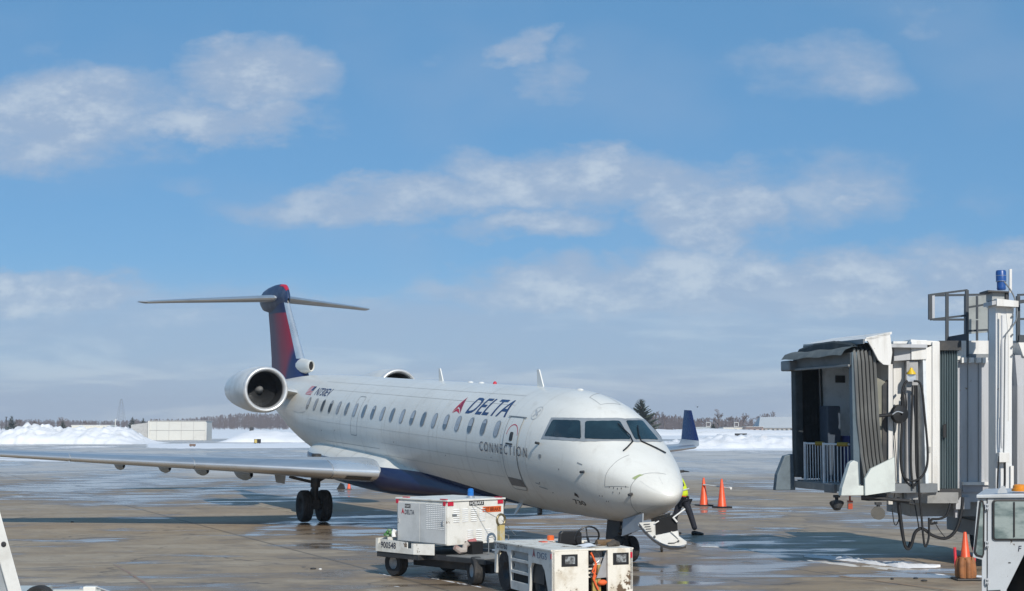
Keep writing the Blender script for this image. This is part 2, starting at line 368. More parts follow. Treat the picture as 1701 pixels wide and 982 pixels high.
snow_sheet('snow_patch', -60, -28, 60, 108, 131, 26, strip_snow)
LP = [(-80, 1.9), (-74, 2.1), (-71, 1.9), (-69.8, 1.5), (-69, 2.0), (-67.5, 2.45), (-66, 2.55), (-64.5, 2.5), (-63.2, 2.1), (-62, 1.8), (-60.8, 2.2), (-58.6, 2.1), (-57, 2.0), (-55.8, 2.15), (-54.2, 2.1), (-53, 1.8), (-52.2, 1.2), (-51.3, .7), (-50, .25), (-48.5, 0), (-40, 0)]
snow_sheet('snow_bank', -92, -39, 190, 205, 226, 40, lambda x, y: (interp(LP, x + .9 * fbm(x, y, 1)) * math.sin(PI * min(max((y - 205 - 2.2 * fbm(x * .5, 3, 6)) / 17, 0), 1)) ** .55 * (.66 + .62 * fbm(x * .9, y * .9, 2) + .30 * (vnoise(x * 2.6, y * 2.6, 5) - .5)) - .03) if y < 225 else -.1, m=BANK)
RP = [(-44, 0), (-42, .9), (-40, 1.6), (-37.5, 1.85), (-35, 1.6), (-33, 1.2), (-30, 1.1), (-27, 1.0), (-20, .9), (-10, .8)]
snow_sheet('snow_bank', -46, -10, 90, 226, 243, 24, lambda x, y: interp(RP, x) * math.sin(PI * min(max((y - 226) / 16, 0), 1)) ** .6 * (.75 + .45 * fbm(x * .7, y * .5, 7)) - .03, m=BANK)
FP = [(14, .2), (18, .8), (22, 1.2), (25, 1.45), (29, 1.35), (33, 1.1), (37, .85), (41, .35), (44, .1), (60, .05)]
snow_sheet('snow_bank', 14, 60, 120, 166, 184, 30, lambda x, y: interp(FP, x + fbm(x, y, 3)) * math.sin(PI * min(max((y - 166 - 2 * fbm(x * .5, 1, 6)) / 15, 0), 1)) ** .55 * (.45 + .9 * fbm(x * 1.0, y * 1.0, 21) + .5 * (vnoise(x * 2.2, y * 2.2, 5) - .5)) - .03, m=BANK)
snow_sheet('snow_bank', 20, 110, 120, 335, 362, 16, lambda x, y: (1.0 + 1.2 * fbm(x * .09, 4, 31)) * math.sin(PI * (y - 335) / 27) ** .6 * (.8 + .3 * fbm(x * .5, y * .5, 4)) - .03, m=BANK)
# ------------------------------------------------------------------ the airliner (stations s aft of the nose datum, y to its right, z from the fuselage axis)
def _nz(s):
    r = (s - 1.03) / 1.27; return (s, -.645 + .88 * r ** .75, -.645 - .615 * r ** .53, .90 * r ** .56, -.645 + .335 * r ** 1.1)
SEC = [_nz(s) for s in (1.03, 1.036, 1.05, 1.08, 1.13, 1.21, 1.33, 1.48, 1.68, 1.88, 2.08)] + [
(2.3,.235,-1.26,.90,-.31),(2.55,.345,-1.30,1.0,-.26),(2.8,.53,-1.325,1.07,-.21),(3.05,.715,-1.336,1.14,-.17),(3.4,.93,-1.34,1.19,-.13),(3.9,1.13,-1.355,1.25,-.08),(4.5,1.265,-1.37,1.30,-.03),(5.2,1.33,-1.39,1.335,0),
(6.0,1.345,-1.41,1.345,0),(10,1.36,-1.42,1.345,0),(15,1.38,-1.42,1.345,0),(19.5,1.40,-1.39,1.345,0),(21,1.405,-1.30,1.34,.02),(22.5,1.40,-1.12,1.31,.09),(24,1.38,-.82,1.22,.2),(25.5,1.32,-.46,1.05,.36),(27,1.22,-.08,.83,.53),
(28.5,1.12,.25,.57,.66),(29.8,1.02,.52,.33,.76),(30.6,.93,.68,.16,.80),(30.8,.85,.76,.05,.805)]
_sx = [q[0] for q in SEC]
def pchip(x, y):
    h = np.diff(x); dl = np.diff(y) / h; d = np.zeros(len(x))
    for i in range(1, len(x) - 1):
        if dl[i-1] * dl[i] > 0:
            w1 = 2 * h[i] + h[i-1]; w2 = h[i] + 2 * h[i-1]; d[i] = (w1 + w2) / (w1 / dl[i-1] + w2 / dl[i])
    d[0] = dl[0]; d[-1] = dl[-1]
    def f(q):
        i = min(max(int(np.searchsorted(x, q)) - 1, 0), len(x) - 2); t = (q - x[i]) / h[i]
        return float((1 + 2*t) * (1-t)**2 * y[i] + t * (1-t)**2 * h[i] * d[i] + t*t * (3 - 2*t) * y[i+1] + t*t * (t-1) * h[i] * d[i+1])
    return f
_t = np.sqrt(np.array(_sx) - 1.029)
def smooth_profile(k):                     # smooth in sqrt(station) so that the nose cap is round and the curvature even
    f = pchip(_t, np.array([q[k] for q in SEC])); tt = np.linspace(0, _t[-1], 700); tt[0] = _t[0]
    v = np.array([f(max(t, _t[0])) for t in tt]); w = np.exp(-.5 * (np.arange(-30, 31) / 10.) ** 2); w /= w.sum()
    if k == 3: p = np.concatenate([-v[1:31][::-1] + 2 * 0, v, np.repeat(v[-1], 30)])
    else: p = np.concatenate([2 * v[0] - v[1:31][::-1], v, np.repeat(v[-1], 30)]) if k == 4 else np.concatenate([v[1:31][::-1] * 0 + (2 * -.645 - v[1:31][::-1]), v, np.repeat(v[-1], 30)])
    r = np.convolve(p, w, 'valid'); return lambda s: float(np.interp(math.sqrt(max(s - 1.029, 0)), tt, r))
FS = [smooth_profile(k) for k in (1, 2, 3, 4)]
HA = 2.778
def B(s, y, z): return (s - 17.6, y, z + HA)
def S(s, th, off=0.):
    zt, zb, w, zm = (f(s) for f in FS); c = math.cos(th)
    return B(s, (w + off) * math.sin(th), zm + ((zt - zm + off) if c > 0 else (zm - zb + off)) * c)
YAW, Q = R(114.47), R(2.455)
AC = thing('airliner', 'white twin engine regional jet with navy belly parked on the wet apron', 'airplane', (-3.73 + .119 * math.cos(YAW), 44.87 + .119 * math.sin(YAW), 0), (0, -Q, YAW))
def fus_material(name):
    m = bpy.data.materials.new(name); m.use_nodes = True; t = NT(m.node_tree); b = t.n['Principled BSDF']
    tc = t.new('ShaderNodeTexCoord').outputs['Object']; x, y, z = t.sep(tc)
    zz = t.m('SUBTRACT', z, HA); s = t.m('ADD', x, 17.6)
    q = t.m('DIVIDE', t.m('MAXIMUM', t.m('SUBTRACT', 13.2, s), 0.), 7.2)
    edge = t.m('SUBTRACT', -.95, t.m('MULTIPLY', t.m('MULTIPLY', q, q), .42))
    f = t.m('MULTIPLY', t.m('LESS_THAN', zz, edge), t.m('LESS_THAN', s, 21.5))
    n, _ = t.noise(t.vmul(tc, (.35, 1, 1.6)), 1.1, 5, .6)
    n2, _ = t.noise(t.vmul(tc, (1, 1, .25)), 5, 4, .6)
    w = t.mix(t.m('MULTIPLY', t.sstep(n, .42, .75), .55), (.755, .745, .69), (.64, .62, .56))
    w = t.mix(t.m('MULTIPLY', t.sstep(n2, .52, .8), .34), w, (.47, .44, .38))
    n3, _ = t.noise(t.vmul(tc, (6, 1, .6)), 1.6, 5, .7)   # thin rain streaks running down the skin
    w = t.mix(t.m('MULTIPLY', t.sstep(n3, .58, .78), .22), w, (.45, .41, .34))
    # faint skin joints at the frames
    fr = t.m('ABSOLUTE', t.m('SUBTRACT', t.m('FRACT', t.m('DIVIDE', s, 2.36)), .5)); w = t.mix(t.m('MULTIPLY', t.m('MULTIPLY', t.sstep(fr, .0045, .0015), .55), t.m('GREATER_THAN', s, 4.)), w, (.4, .4, .4))
    c = t.mix(f, w, (.007, .013, .062)); t.put(b.inputs['Base Color'], c)
    t.put(b.inputs['Roughness'], t.m('ADD', .24, t.m('MULTIPLY', n2, .16))); b.inputs['Coat Weight'].default_value = .12; b.inputs['Coat Roughness'].default_value = .15
    return m
FUS = fus_material('fuselage_paint')
st = [1.0302 + .27 * (k / 22) ** 2 for k in range(23)] + list(np.linspace(1.34, 6, 60)) + list(np.linspace(6.4, 30.8, 64))
mb = MB(); NR = 72
mb.grid([[S(s, 2 * PI * j / NR) for j in range(NR)] for s in st], True); mb.f.append(tuple(range(NR)))
mb.f.append(tuple(range((len(st) - 1) * NR, len(st) * NR))); mb.mi += [0, 0]
mb.build('fuselage', FUS, AC, True, angle=60)
RT = 1.38
def conform(name, bm, s0, th0, m, parent=AC, off=.005, lean=0., step=.09, flipx=True):
    """lay a flat outline (x forward, y up, metres) on the fuselage skin"""
    for ax in (0, 1):
        vals = [v.co[ax] for v in bm.verts]; a, b_ = min(vals), max(vals); n = int((b_ - a) / step)
        for k in range(1, n + 1):
            pl = [0, 0, 0]; pl[ax] = a + (b_ - a) * k / (n + 1); no = [0, 0, 0]; no[ax] = 1
            bmesh.ops.bisect_plane(bm, geom=bm.verts[:] + bm.edges[:] + bm.faces[:], plane_co=pl, plane_no=no)
    for v in bm.verts: v.co = S(s0 - v.co.x + lean * v.co.y, th0 - v.co.y / RT, off)
    bmesh.ops.recalc_face_normals(bm, faces=bm.faces)
    return bm_obj(name, bm, m, parent, True)
def skin_poly(name, pts, m, parent=AC, off=.006, step=.1):
    """outline given directly as (station, angle) pairs"""
    return conform(name, poly_bm([(-p[0], -p[1] * RT) for p in pts]), 0, 0, m, parent, off, step=step)
def skin_line(mb_, pts, w=.012, off=.004, closed=False):
    P = []
    if closed: pts = list(pts) + [pts[0]]
    for (a, b_) in zip(pts, pts[1:]):
        n = max(1, int(math.hypot(b_[0] - a[0], (b_[1] - a[1]) * RT) / .1))
        P += [(a[0] + (b_[0] - a[0]) * k / n, a[1] + (b_[1] - a[1]) * k / n) for k in range(n)]
    P.append(pts[-1]); rows = []
    for i, p in enumerate(P):
        a, b_ = P[max(i - 1, 0)], P[min(i + 1, len(P) - 1)]; dx, dy = b_[0] - a[0], (b_[1] - a[1]) * RT; L = math.hypot(dx, dy) or 1
        nx, ny = -dy / L * w / 2, dx / L * w / 2 / RT
        rows.append([S(p[0] + nx, p[1] + ny, off), S(p[0] - nx, p[1] - ny, off)])
    mb_.grid(rows); return mb_
def rrect(x0, x1, y0, y1, r, n=5):
    P = []
    for cx, cy, a in ((x1 - r, y1 - r, 0), (x0 + r, y1 - r, 90), (x0 + r, y0 + r, 180), (x1 - r, y0 + r, 270)):
        P += [(cx + r * math.cos(R(a + 90 * k / n)), cy + r * math.sin(R(a + 90 * k / n))) for k in range(n + 1)]
    return P
def offset_poly(P, d):
    cx = sum(p[0] for p in P) / len(P); cy = sum(p[1] for p in P) / len(P); out = []
    n = len(P)
    for i in range(n):
        a, b_, c = Vector(P[i - 1]), Vector(P[i]), Vector(P[(i + 1) % n])
        e1, e2 = (b_ - a).normalized(), (c - b_).normalized(); n1, n2 = Vector((e1.y, -e1.x)), Vector((e2.y, -e2.x))
        v = (n1 + n2); v = v / max(v.length_squared / 2, .3)
        if (Vector((cx, cy)) - b_).dot(v) > 0: v = -v
        out.append(tuple(b_ + v * d))
    return out
# cockpit glazing: four panes, each side set in one metal frame that wraps the nose
W1 = [(4.254,1.241),(4.253,1.23),(4.251,1.22),(4.25,1.209),(4.234,1.13),(4.233,1.05),(4.245,0.969),(4.237,0.96),(4.229,0.95),(4.222,0.94),(3.953,0.879),(3.715,0.806),(3.516,0.715),(3.496,0.713),(3.477,0.712),(3.457,0.711),(3.337,0.787),(3.229,0.862),(3.131,0.94),(3.129,0.953),(3.127,0.967),(3.126,0.98),(3.444,1.102),(3.823,1.184)]
W2 = [(3.023,0.905),(3.035,0.9),(3.047,0.895),(3.06,0.89),(3.148,0.811),(3.243,0.738),(3.348,0.665),(3.349,0.652),(3.35,0.64),(3.351,0.627),(3.203,0.467),(3.109,0.288),(3.061,0.091),(3.049,0.085),(3.037,0.08),(3.026,0.074),(2.876,0.082),(2.732,0.089),(2.588,0.096),(2.574,0.104),(2.559,0.113),(2.544,0.122),(2.57,0.245),(2.606,0.363),(2.65,0.478),(2.745,0.637),(2.87,0.78)]
W3 = [(3.041,-0.049),(3.05,-0.06),(3.059,-0.07),(3.069,-0.081),(3.09,-0.188),(3.132,-0.308),(3.211,-0.448),(3.214,-0.462),(3.217,-0.476),(3.221,-0.491),(3.043,-0.523),(2.897,-0.582),(2.762,-0.654),(2.743,-0.641),(2.724,-0.628),(2.706,-0.615),(2.607,-0.383),(2.555,-0.187),(2.535,-0.012),(2.549,-0.008),(2.562,-0.003),(2.574,0.001),(2.728,-0.017),(2.881,-0.032)]
FR_S = [(4.37,1.308),(4.335,1.212),(4.322,1.115),(4.33,1.016),(4.361,0.915),(4.084,0.857),(3.837,0.787),(3.629,0.701),(3.458,0.599),(3.325,0.478),(3.233,0.341),(3.176,0.191),(3.151,0.027),(3.145,0.002),(3.138,-0.024),(3.133,-0.051),(3.129,-0.078),(2.957,-0.058),(2.8,-0.045),(2.651,-0.034),(2.451,0.007),(2.459,0.041),(2.468,0.073),(2.478,0.105),(2.49,0.137),(2.564,0.369),(2.665,0.591),(2.807,0.8),(3.002,0.976),(3.264,1.103),(3.591,1.194),(3.96,1.259)]
FR_P = [(3.13,-.06),(3.16,-.18),(3.20,-.29),(3.28,-.43),(3.38,-.58),(3.62,-.74),(4.36,-.95),(4.40,-1.31),(3.9,-1.25),(3.3,-1.11),(2.95,-.93),(2.80,-.80),(2.70,-.71),(2.585,-.488),(2.508,-.298),(2.463,-.129),(2.451,.005),(2.65,-.038),(2.79,-.048),(2.95,-.06)]
for fo_, panes in ((FR_S, (W1, W2)), (FR_P, (W3, [(s, -t) for s, t in W1]))):
    fo = skin_poly('windshield_frame', fo_, FRAME, AC, .008, .07)
    for P in panes: skin_poly('pane', P, GLASS, fo, .017, .07)
w_ = MB(); w_.tube([S(2.47, .10, .02), S(2.62, .08, .05), S(2.95, .16, .05)], .013, 6); w_.tube([S(2.47, .10, .02), S(2.30, .35, .03), S(2.24, .50, .035)], .016, 6); w_.build('wiper', BLACK, AC)
w_ = MB(); w_.tube([S(2.47, -.10, .02), S(2.62, -.12, .05), S(2.9, -.22, .05)], .013, 6); w_.tube([S(2.47, -.10, .02), S(2.28, -.38, .03), S(2.2, -.62, .035)], .016, 6); w_.build('wiper', BLACK, AC)
# cabin windows
for k in range(20):
    s0 = 6.59 + .767 * k; th = 1.271 - .0036 * k
    o = conform('window', poly_bm(rrect(-.145, .145, -.205, .205, .13)), s0, th, FRAME, AC, .005)
    conform('pane', poly_bm(rrect(-.115, .115, -.172, .172, .105)), s0, th, CABW if (k * 7 + 3) % 5 < 3 else mat('window_blind', (.40, .43, .46), .2), o, .011)
    if k % 3 == 1 or k in (2, 11, 15):
        dn = (.03, .09, -.02, .12, -.06)[k % 5]; conform('blind', poly_bm([p for p in rrect(-.108, .108, -.165, .165, .10) if p[1] > dn] + [(-.108, dn), (.108, dn)]), s0, th, mat('window_blind', (.40, .43, .46), .2), o, .013)
# lettering and marks
conform('lettering', text_bm('DELTA', 2.33, .50, .26, .012), 8.74, 1.055, NAVY, AC)
wg = link(bpy.data.objects.new('widget_logo', None)); wg.parent = AC
skin_poly('logo_half', [(9.531,1.066),(9.279,.707),(9.345,.955)], RED, wg, .005)
skin_poly('logo_half', [(9.279,.707),(8.999,1.064),(9.215,.962),(9.325,.945)], DRED, wg, .005)
skin_poly('logo_half', [(9.50,1.075),(9.335,.972),(9.225,.985),(9.03,1.075),(9.30,1.03)], RED, wg, .005)
conform('lettering', text_bm('C O N N E C T I O N', 2.50, .215), 7.40, 1.665, mat('slate_lettering', (.06, .075, .11), .4, fine=0), AC, .016)
conform('lettering', text_bm('N730EV', 1.50, .30, .1, .02), 21.02, .995, NAVY, AC)
conform('lettering', text_bm('730', .42, .16, .1, .01), 3.50, 2.372, BLACK, AC)
skin_poly('emblem', [(3.30,2.16),(3.24,2.09),(3.17,2.12),(3.17,2.2),(3.24,2.17)], BLACK, AC)
fl = conform('flag', poly_bm([(0, 0), (.60, 0), (.60, .34), (0, .34)]), 21.95, 1.003, mat('flag_white', (.75, .74, .72), .4, fine=0), AC, .004)
for k in range(7): conform('stripe', poly_bm([(0, k * .0523), (.60, k * .0523), (.60, k * .0523 + .026), (0, k * .0523 + .026)]), 21.95, 1.003, RED, fl, .006)
conform('canton', poly_bm([(.34, .155), (.60, .155), (.60, .34), (.34, .34)]), 21.95, 1.003, NAVY, fl, .008)
# doors
dr = conform('service_door', poly_bm(rrect(-.36, .36, -1.37, .32, .10)), 5.76, 1.26, FUS, AC, .010)
dl = MB(); skin_line(dl, [(5.76 - p[0], 1.26 - p[1] / RT) for p in rrect(-.36, .36, -1.37, .32, .10)], .022, .012, True); dl.build('door_seal', LINE, dr)
skin_poly('scuff_plate', [(6.115,2.03),(5.42,2.05),(5.40,2.185),(6.115,2.185)], mat('dull_steel', (.20, .20, .20), .5, .3), AC, .014)
skin_poly('door_hinge', [(6.20,1.022),(5.30,1.015),(5.30,1.035),(6.20,1.042)], MGREY, AC, .02)
conform('door_window', poly_bm(rrect(-.085, .085, -.10, .10, .04)), 5.73, 1.366, DARK, dr, .016)
skin_poly('door_handle', [(5.96,1.475),(5.62,1.478),(5.62,1.505),(5.96,1.502)], DARK, dr, .016)
arc = MB(); skin_line(arc, [(5.72 + .27 * math.cos(R(a)), 1.34 - .24 * math.sin(R(a)) / RT) for a in range(0, 185, 12)], .022, .013); arc.build('door_arc', RED, dr)
eo = MB(); skin_line(eo, [(16.43 - p[0], 1.17 - p[1] / RT) for p in rrect(-.27, .27, -.78, .36, .08)], .018, .006, True); eo.build('exit_seal', LINE, AC)
ln = MB()
skin_line(ln, [(1.454,-.19),(1.50,.25),(1.562,.679),(1.595,1.26),(1.659,1.876),(1.759,2.322),(1.812,2.693)], .010)
skin_line(ln, [(2.23,1.814),(2.176,1.449),(2.135,1.096),(2.113,.47)], .009); skin_line(ln, [(2.23,1.814),(1.67,1.62)], .016)
skin_line(ln, [(1.513,1.074),(1.137,1.26)], .009); skin_line(ln, [(1.405,.212),(1.226,.333)], .007); skin_line(ln, [(1.67,2.575),(1.278,2.497)], .009)
skin_line(ln, [(4.17,.17),(4.60,-.2),(3.75,-.25),(3.70,.167)], .014, closed=True)
skin_line(ln, [(14.45,1.93),(16.9,1.945),(19.3,1.97)], .01)
tag(ln.build('panel_seams', LINE, AC), kind='stuff')
rv = MB()
for (s, t_) in [(2.12,1.79),(2.02,1.78),(1.93,1.77),(1.84,1.73),(1.74,1.64),(2.06,1.9),(1.9,1.88),(2.45,2.05),(2.38,2.05),(2.33,2.17),(2.28,2.17),(4.2,2.2),(4.6,2.05),(9.6,1.84),(13.2,1.75),(18.2,1.7),(19.5,1.75),(6.8,1.75),(3.6,1.72)]:
    rv.box(S(s, t_, .001), (.018, .008, .03))
tag(rv.build('small_fittings', LINED, AC), kind='stuff')
skin_poly('bare_patch', [(1.655,1.15),(1.60,.80),(1.545,.70),(1.57,.90),(1.59,1.15)], mat('green_primer', (.30, .36, .16), .6, col2=(.42, .45, .30), scale=8), AC, .006, .05)
skin_poly('stencil', [(4.70,2.12),(4.35,2.14),(4.35,2.155),(4.70,2.135)], LINE, AC); skin_poly('stencil', [(4.80,2.06),(4.62,2.07),(4.62,2.085),(4.80,2.075)], LINE, AC)
skin_poly('stencil', [(2.95,1.47),(2.80,1.47),(2.80,1.50),(2.95,1.50)], LINE, AC); skin_poly('stencil', [(4.38,1.56),(4.28,1.56),(4.28,1.62),(4.38,1.62)], LINE, AC)
seal = MB(); skin_line(seal, [(5.03 + .17 * math.cos(a / 8 * PI), .90 + .13 * math.sin(a / 8 * PI)) for a in range(16)], .014, .006, True); skin_line(seal, [(5.15,.85),(4.93,.95)], .05, .006); skin_line(seal, [(4.95,.83),(5.1,.98)], .04, .006); seal.build('round_crest', mat('pale_grey_print', (.45, .47, .48), .5, fine=0), AC)
for (s, t_, L) in ((2.75, 1.63, .20), (4.42, 1.39, .12), (1.62, 1.83, .12), (2.25, -1.47, .2)):
    p = Vector(S(s, t_, .0)); n = (Vector(S(s, t_, .1)) - p).normalized(); q = MB(); q.tube([p, p + n * .09], .028, 8); q.tube([p + n * .085, p + n * .10 + Vector((-L, 0, 0))], [.02, .010], 8); q.build('probe', DARK, AC)
def blade(s, th, h, c, m=WHITE, t_=.03):
    p0 = Vector(S(s, th, -.03)); n = (Vector(S(s, th, .1)) - Vector(S(s, th, 0))).normalized(); a = Vector((1, 0, 0)); sd_ = n.cross(a)
    q = MB(); q.prism([(-c / 2, 0), (c / 2, 0), (c * .62, h), (c * .28, h)], p0 - sd_ * t_ / 2, a, n, sd_ * t_); return q.build('antenna', m, AC, bevel=.008)
blade(7.03, 0, .42, .34); blade(13.2, 0, .36, .30); blade(9.0, PI, .34, .3); blade(6.9, 2.75, .30, .22)
q = MB(); q.tube([S(6.35, 2.9, -.05), S(6.25, 2.9, .12)], .06, 10); q.build('drain_mast', MGREY, AC)
for s, m_ in ((9.66, RED), (10.5, WHITE), (11.2, WHITE), (5.05, WHITE)):
    c = S(s, 0, .0); q = MB(); q.sphere(c, (.11 if m_ is WHITE else .05, .07 if m_ is WHITE else .05, .035 if m_ is WHITE else .065), 12, 8); q.build('beacon' if m_ is RED else 'dome_antenna', m_, AC, True)
# wing and body fairing
def fair_mat():
    m = FUS.copy(); m.name = 'fairing_paint'; return m
FA = [(8.6,.55,-1.33,.10,.07),(9.6,.80,-1.28,.22,.20),(11.0,1.02,-1.24,.30,.32),(12.4,1.28,-1.20,.40,.44),(13.3,1.44,-1.16,.42,.53),(14.0,1.56,-1.10,.52,.63),(16.5,1.57,-1.06,.52,.70),(19,1.54,-1.04,.53,.68),(20.2,1.46,-1.02,.49,.56),(21.0,1.30,-1.0,.42,.38),(21.5,1.05,-.98,.30,.2),(21.75,.75,-.97,.15,.10)]
def fairpt(r, a):
    s, w, zc, hu, hd = r; c, sn = math.cos(a), math.sin(a); e = .55
    return B(s, w * math.copysign(abs(c) ** e, c) * (1 - (.25 * sn ** .8 if sn > 0 else 0)), zc + (hu if sn > 0 else hd) * math.copysign(abs(sn) ** e, sn))
fp = [pchip(np.array([f[0] for f in FA]), np.array([f[k] for f in FA])) for k in (1, 2, 3, 4)]
ss = list(np.linspace(8.6, 20.2, 44)) + list(np.linspace(20.4, 21.75, 14))
mb = MB(); mb.grid([[fairpt((s, *(f(s) for f in fp)), 2 * PI * j / 48) for j in range(48)] for s in ss], True); mb.add([fairpt(FA[-1], 2 * PI * j / 48) for j in range(48)], [tuple(range(48))])
mb.build('belly_fairing', fair_mat(), AC, True, angle=60)
q = MB()
for s in (15.2, 16.3, 17.5, 18.6): q.grid([[fairpt((s - .008, *(f(s) for f in fp)), a), fairpt((s + .008, *(f(s) for f in fp)), a)] for a in np.linspace(.02, 1.2, 10)])
for v in range(len(q.v)): x, y, z = q.v[v]; q.v[v] = (x, y + .006, z + .002)
tag(q.build('fairing_seams', LINE, AC), kind='stuff')
# wings
def naca(t_, c):                          # (fraction of chord, half thickness)
    return 5 * t_ * (.2969 * math.sqrt(c) - .126 * c - .3516 * c * c + .2843 * c ** 3 - .1015 * c ** 4)
WS = [(1.3,13.58,5.30,-1.11,.125,2.0),(2.6,14.25,4.62,-1.075,.122,1.8),(4.3,15.15,3.75,-1.02,.115,1.4),(8,17.14,2.50,-.92,.105,.5),(11.5,19.02,1.36,-.80,.10,-.5)]
wf = [pchip(np.array([w[0] for w in WS]), np.array([w[k] for w in WS])) for k in range(1, 6)]
def wpt(y, c, side, sg, off=0.):
    le, ch, z, tc_, inc = (f(abs(y)) for f in wf); h = naca(tc_, min(c, 1)) + .012 * math.sin(PI * c) * (1 if side > 0 else -1)
    xx, zz = c * ch, side * (h * ch + off)
    a = R(inc); return B(le + xx * math.cos(a) + zz * math.sin(a) - off * .6 * (1 - c * 6 if c < .17 else 0), sg * y, z - xx * math.sin(a) + zz * math.cos(a))
def wring(y, sg, cs, off=0.): return [wpt(y, c, 1, sg, off) for c in cs[::-1]] + [wpt(y, c, -1, sg, off) for c in cs[1:]]
CS = [0, .004, .015, .035, .07, .12, .2, .35, .5, .65, .8, .92, 1.0]; CSL = [0, .002, .006, .014, .03, .05, .08, .11, .135]
for sg in (1, -1):
    mb = MB(); yy = list(np.linspace(1.3, 11.5, 22)); mb.grid([wring(y, sg, CS) for y in yy]); mb.add(wring(11.5, sg, CS), [tuple(range(2 * len(CS) - 1))])
    wing = mb.build('wing', WINGT, AC, True, angle=50)
    for (ya, yb, m_) in ((1.52, 2.60, SILVB), (2.625, 5.9, SILV), (5.925, 8.9, SILV), (8.925, 11.45, SILV)):
        q = MB(); q.grid([wring(y, sg, CSL, .012) for y in np.linspace(ya, yb, 9)]); q.build('slat', m_, wing, True, angle=60)
    if sg > 0:
        for yf, sc in ((4.0, 1.), (5.15, .85), (6.15, .8), (7.35, .75)):
            le, ch, z, tc_, inc = (f(yf) for f in wf); te = le + ch; q = MB()
            rows = []
            for k in range(9):
                u = k / 8; rr = math.sin(PI * min(u * .9 + .06, 1)) ** .6
                rows.append([B(te - 1.5 * sc + 1.9 * sc * u, yf + .13 * sc * rr * math.cos(2 * PI * j / 12), z - ch * math.sin(R(inc)) - .25 * sc + .22 * sc * rr * math.sin(2 * PI * j / 12)) for j in range(12)])
            q.grid(rows, True); q.build('flap_fairing', GREY, wing, True)
        q = MB(); q.grid([[wpt(y, c, -1, 1, .02) for c in (.012, .022, .034, .046, .060)] for y in np.linspace(1.68, 2.28, 6)]); q.build('landing_light', mat('lamp_glass_dark', (.05, .05, .045), .15), wing, True)
    # winglet
    q = MB(); rows = []
    for (u, zo, yo, ch, sw) in ((0, -.0, .0, 1.36, 0), (.18, .05, .13, 1.3, .06), (.4, .2, .22, 1.15, .22), (1, 1.18, .42, .48, 1.06)):
        rows.append([(lambda p: (p[0], p[1] + sg * t2, p[2]))(B(19.02 + sw + c * ch, sg * (11.5 + yo), -.80 + zo)) for c, t2 in [(1, 0), (.7, .03), (.3, .05), (.08, .035), (0, 0), (.08, -.035), (.3, -.05), (.7, -.03)]])
    q.grid(rows, True); n8 = len(q.v); q.add(q.v[-8:], [tuple(range(8))]); q.mi = [0 if i < 8 else (0 if i < 16 else 1) for i in range(len(q.f))]
    q.build('winglet', [WINGT, NAVY], wing, True, angle=50)
    q = MB(); q.tube([wpt(11.0 if sg < 0 else 8.3, 0.98, 1, sg, 0), (Vector(wpt(11.0 if sg < 0 else 8.3, .98, 1, sg, 0)) + Vector((.3, 0, -.12)))], .012, 5); q.build('static_wick', DARK, wing)
# tail fin in slanting bands; purple towards the rear is a painted reflective sheen
def fin_material():
    m = bpy.data.materials.new('tail_fin_paint_and_sheen'); m.use_nodes = True; t = NT(m.node_tree); b = t.n['Principled BSDF']
    tc = t.new('ShaderNodeTexCoord').outputs['Object']; x, y, z = t.sep(tc)
    zz = t.m('SUBTRACT', z, HA); s = t.m('ADD', x, 17.6); n, _ = t.noise(tc, .9, 3)
    e1 = t.m('SUBTRACT', s, t.m('ADD', 27.55, t.m('MULTIPLY', t.m('SUBTRACT', zz, 1.4), .62)))       # across the chord
    up = t.sstep(t.m('SUBTRACT', zz, t.m('MULTIPLY', e1, -.85)), .85, 1.4)
    rd = t.mix(t.sstep(e1, -.2, 1.1), (.30, .018, .045), (.13, .055, .10))
    lo = t.mix(t.sstep(t.m('ADD', e1, t.m('MULTIPLY', zz, .1)), -.1, .8), (.014, .032, .12), (.13, .05, .10))
    c = t.mix(up, lo, rd); c = t.mix(t.sstep(zz, 3.50, 3.56), c, (.015, .03, .095))
    c = t.mix(t.m('MULTIPLY', t.sstep(n, .45, .7), .12), c, (.12, .10, .16))
    t.put(b.inputs['Base Color'], c); b.inputs['Roughness'].default_value = .5; b.inputs['Specular IOR Level'].default_value = .35
    return m
FINM = fin_material()
def foil(le, te, y0, z, tc_, n=12):        # a vertical foil section
    ch = te - le; P = []
    cs = [(1 - math.cos(PI * k / n)) / 2 for k in range(n + 1)]
    for c in cs[::-1]: P.append(B(le + c * ch, y0 + naca(tc_, c) * ch, z))
    for c in cs[1:-1]: P.append(B(le + c * ch, y0 - naca(tc_, c) * ch, z))
    return P
fz = [(.9, 25.2, 29.9), (1.5, 25.68, 29.95), (1.9, 26.07, 30.0), (2.8, 26.95, 30.28), (3.5, 27.65, 30.55), (4.25, 28.36, 30.75)]
mb = MB(); mb.grid([foil(a, b_, 0, z, .115) for z, a, b_ in fz], True); fin = mb.build('tail_fin', FINM, AC, True, angle=60)
q = MB()
q.grid([[(lambda p: (p[0] - .012, p[1] * 1.03, p[2]))(foil(a, b_, 0, z, .115, 24)[i]) for i in range(20, 29)] for z, a, b_ in fz[2:]]); q.build('leading_edge', SILVB, fin, True)
q = MB(); q.grid([[B(s, w * math.cos(2 * PI * j / 20), zc + h * (math.sin(2 * PI * j / 20) if math.sin(2 * PI * j / 20) > 0 else .95 * math.sin(2 * PI * j / 20))) for j in range(20)] for s, zc, h, w in
    ((27.98, 3.95, .10, .04), (28.1, 4.05, .30, .10), (28.4, 4.10, .44, .16), (29.0, 4.09, .50, .21), (29.6, 4.07, .51, .24), (30.4, 4.03, .48, .25), (31.0, 4.02, .40, .21), (31.4, 4.03, .24, .13), (31.7, 4.05, .03, .02))], True)
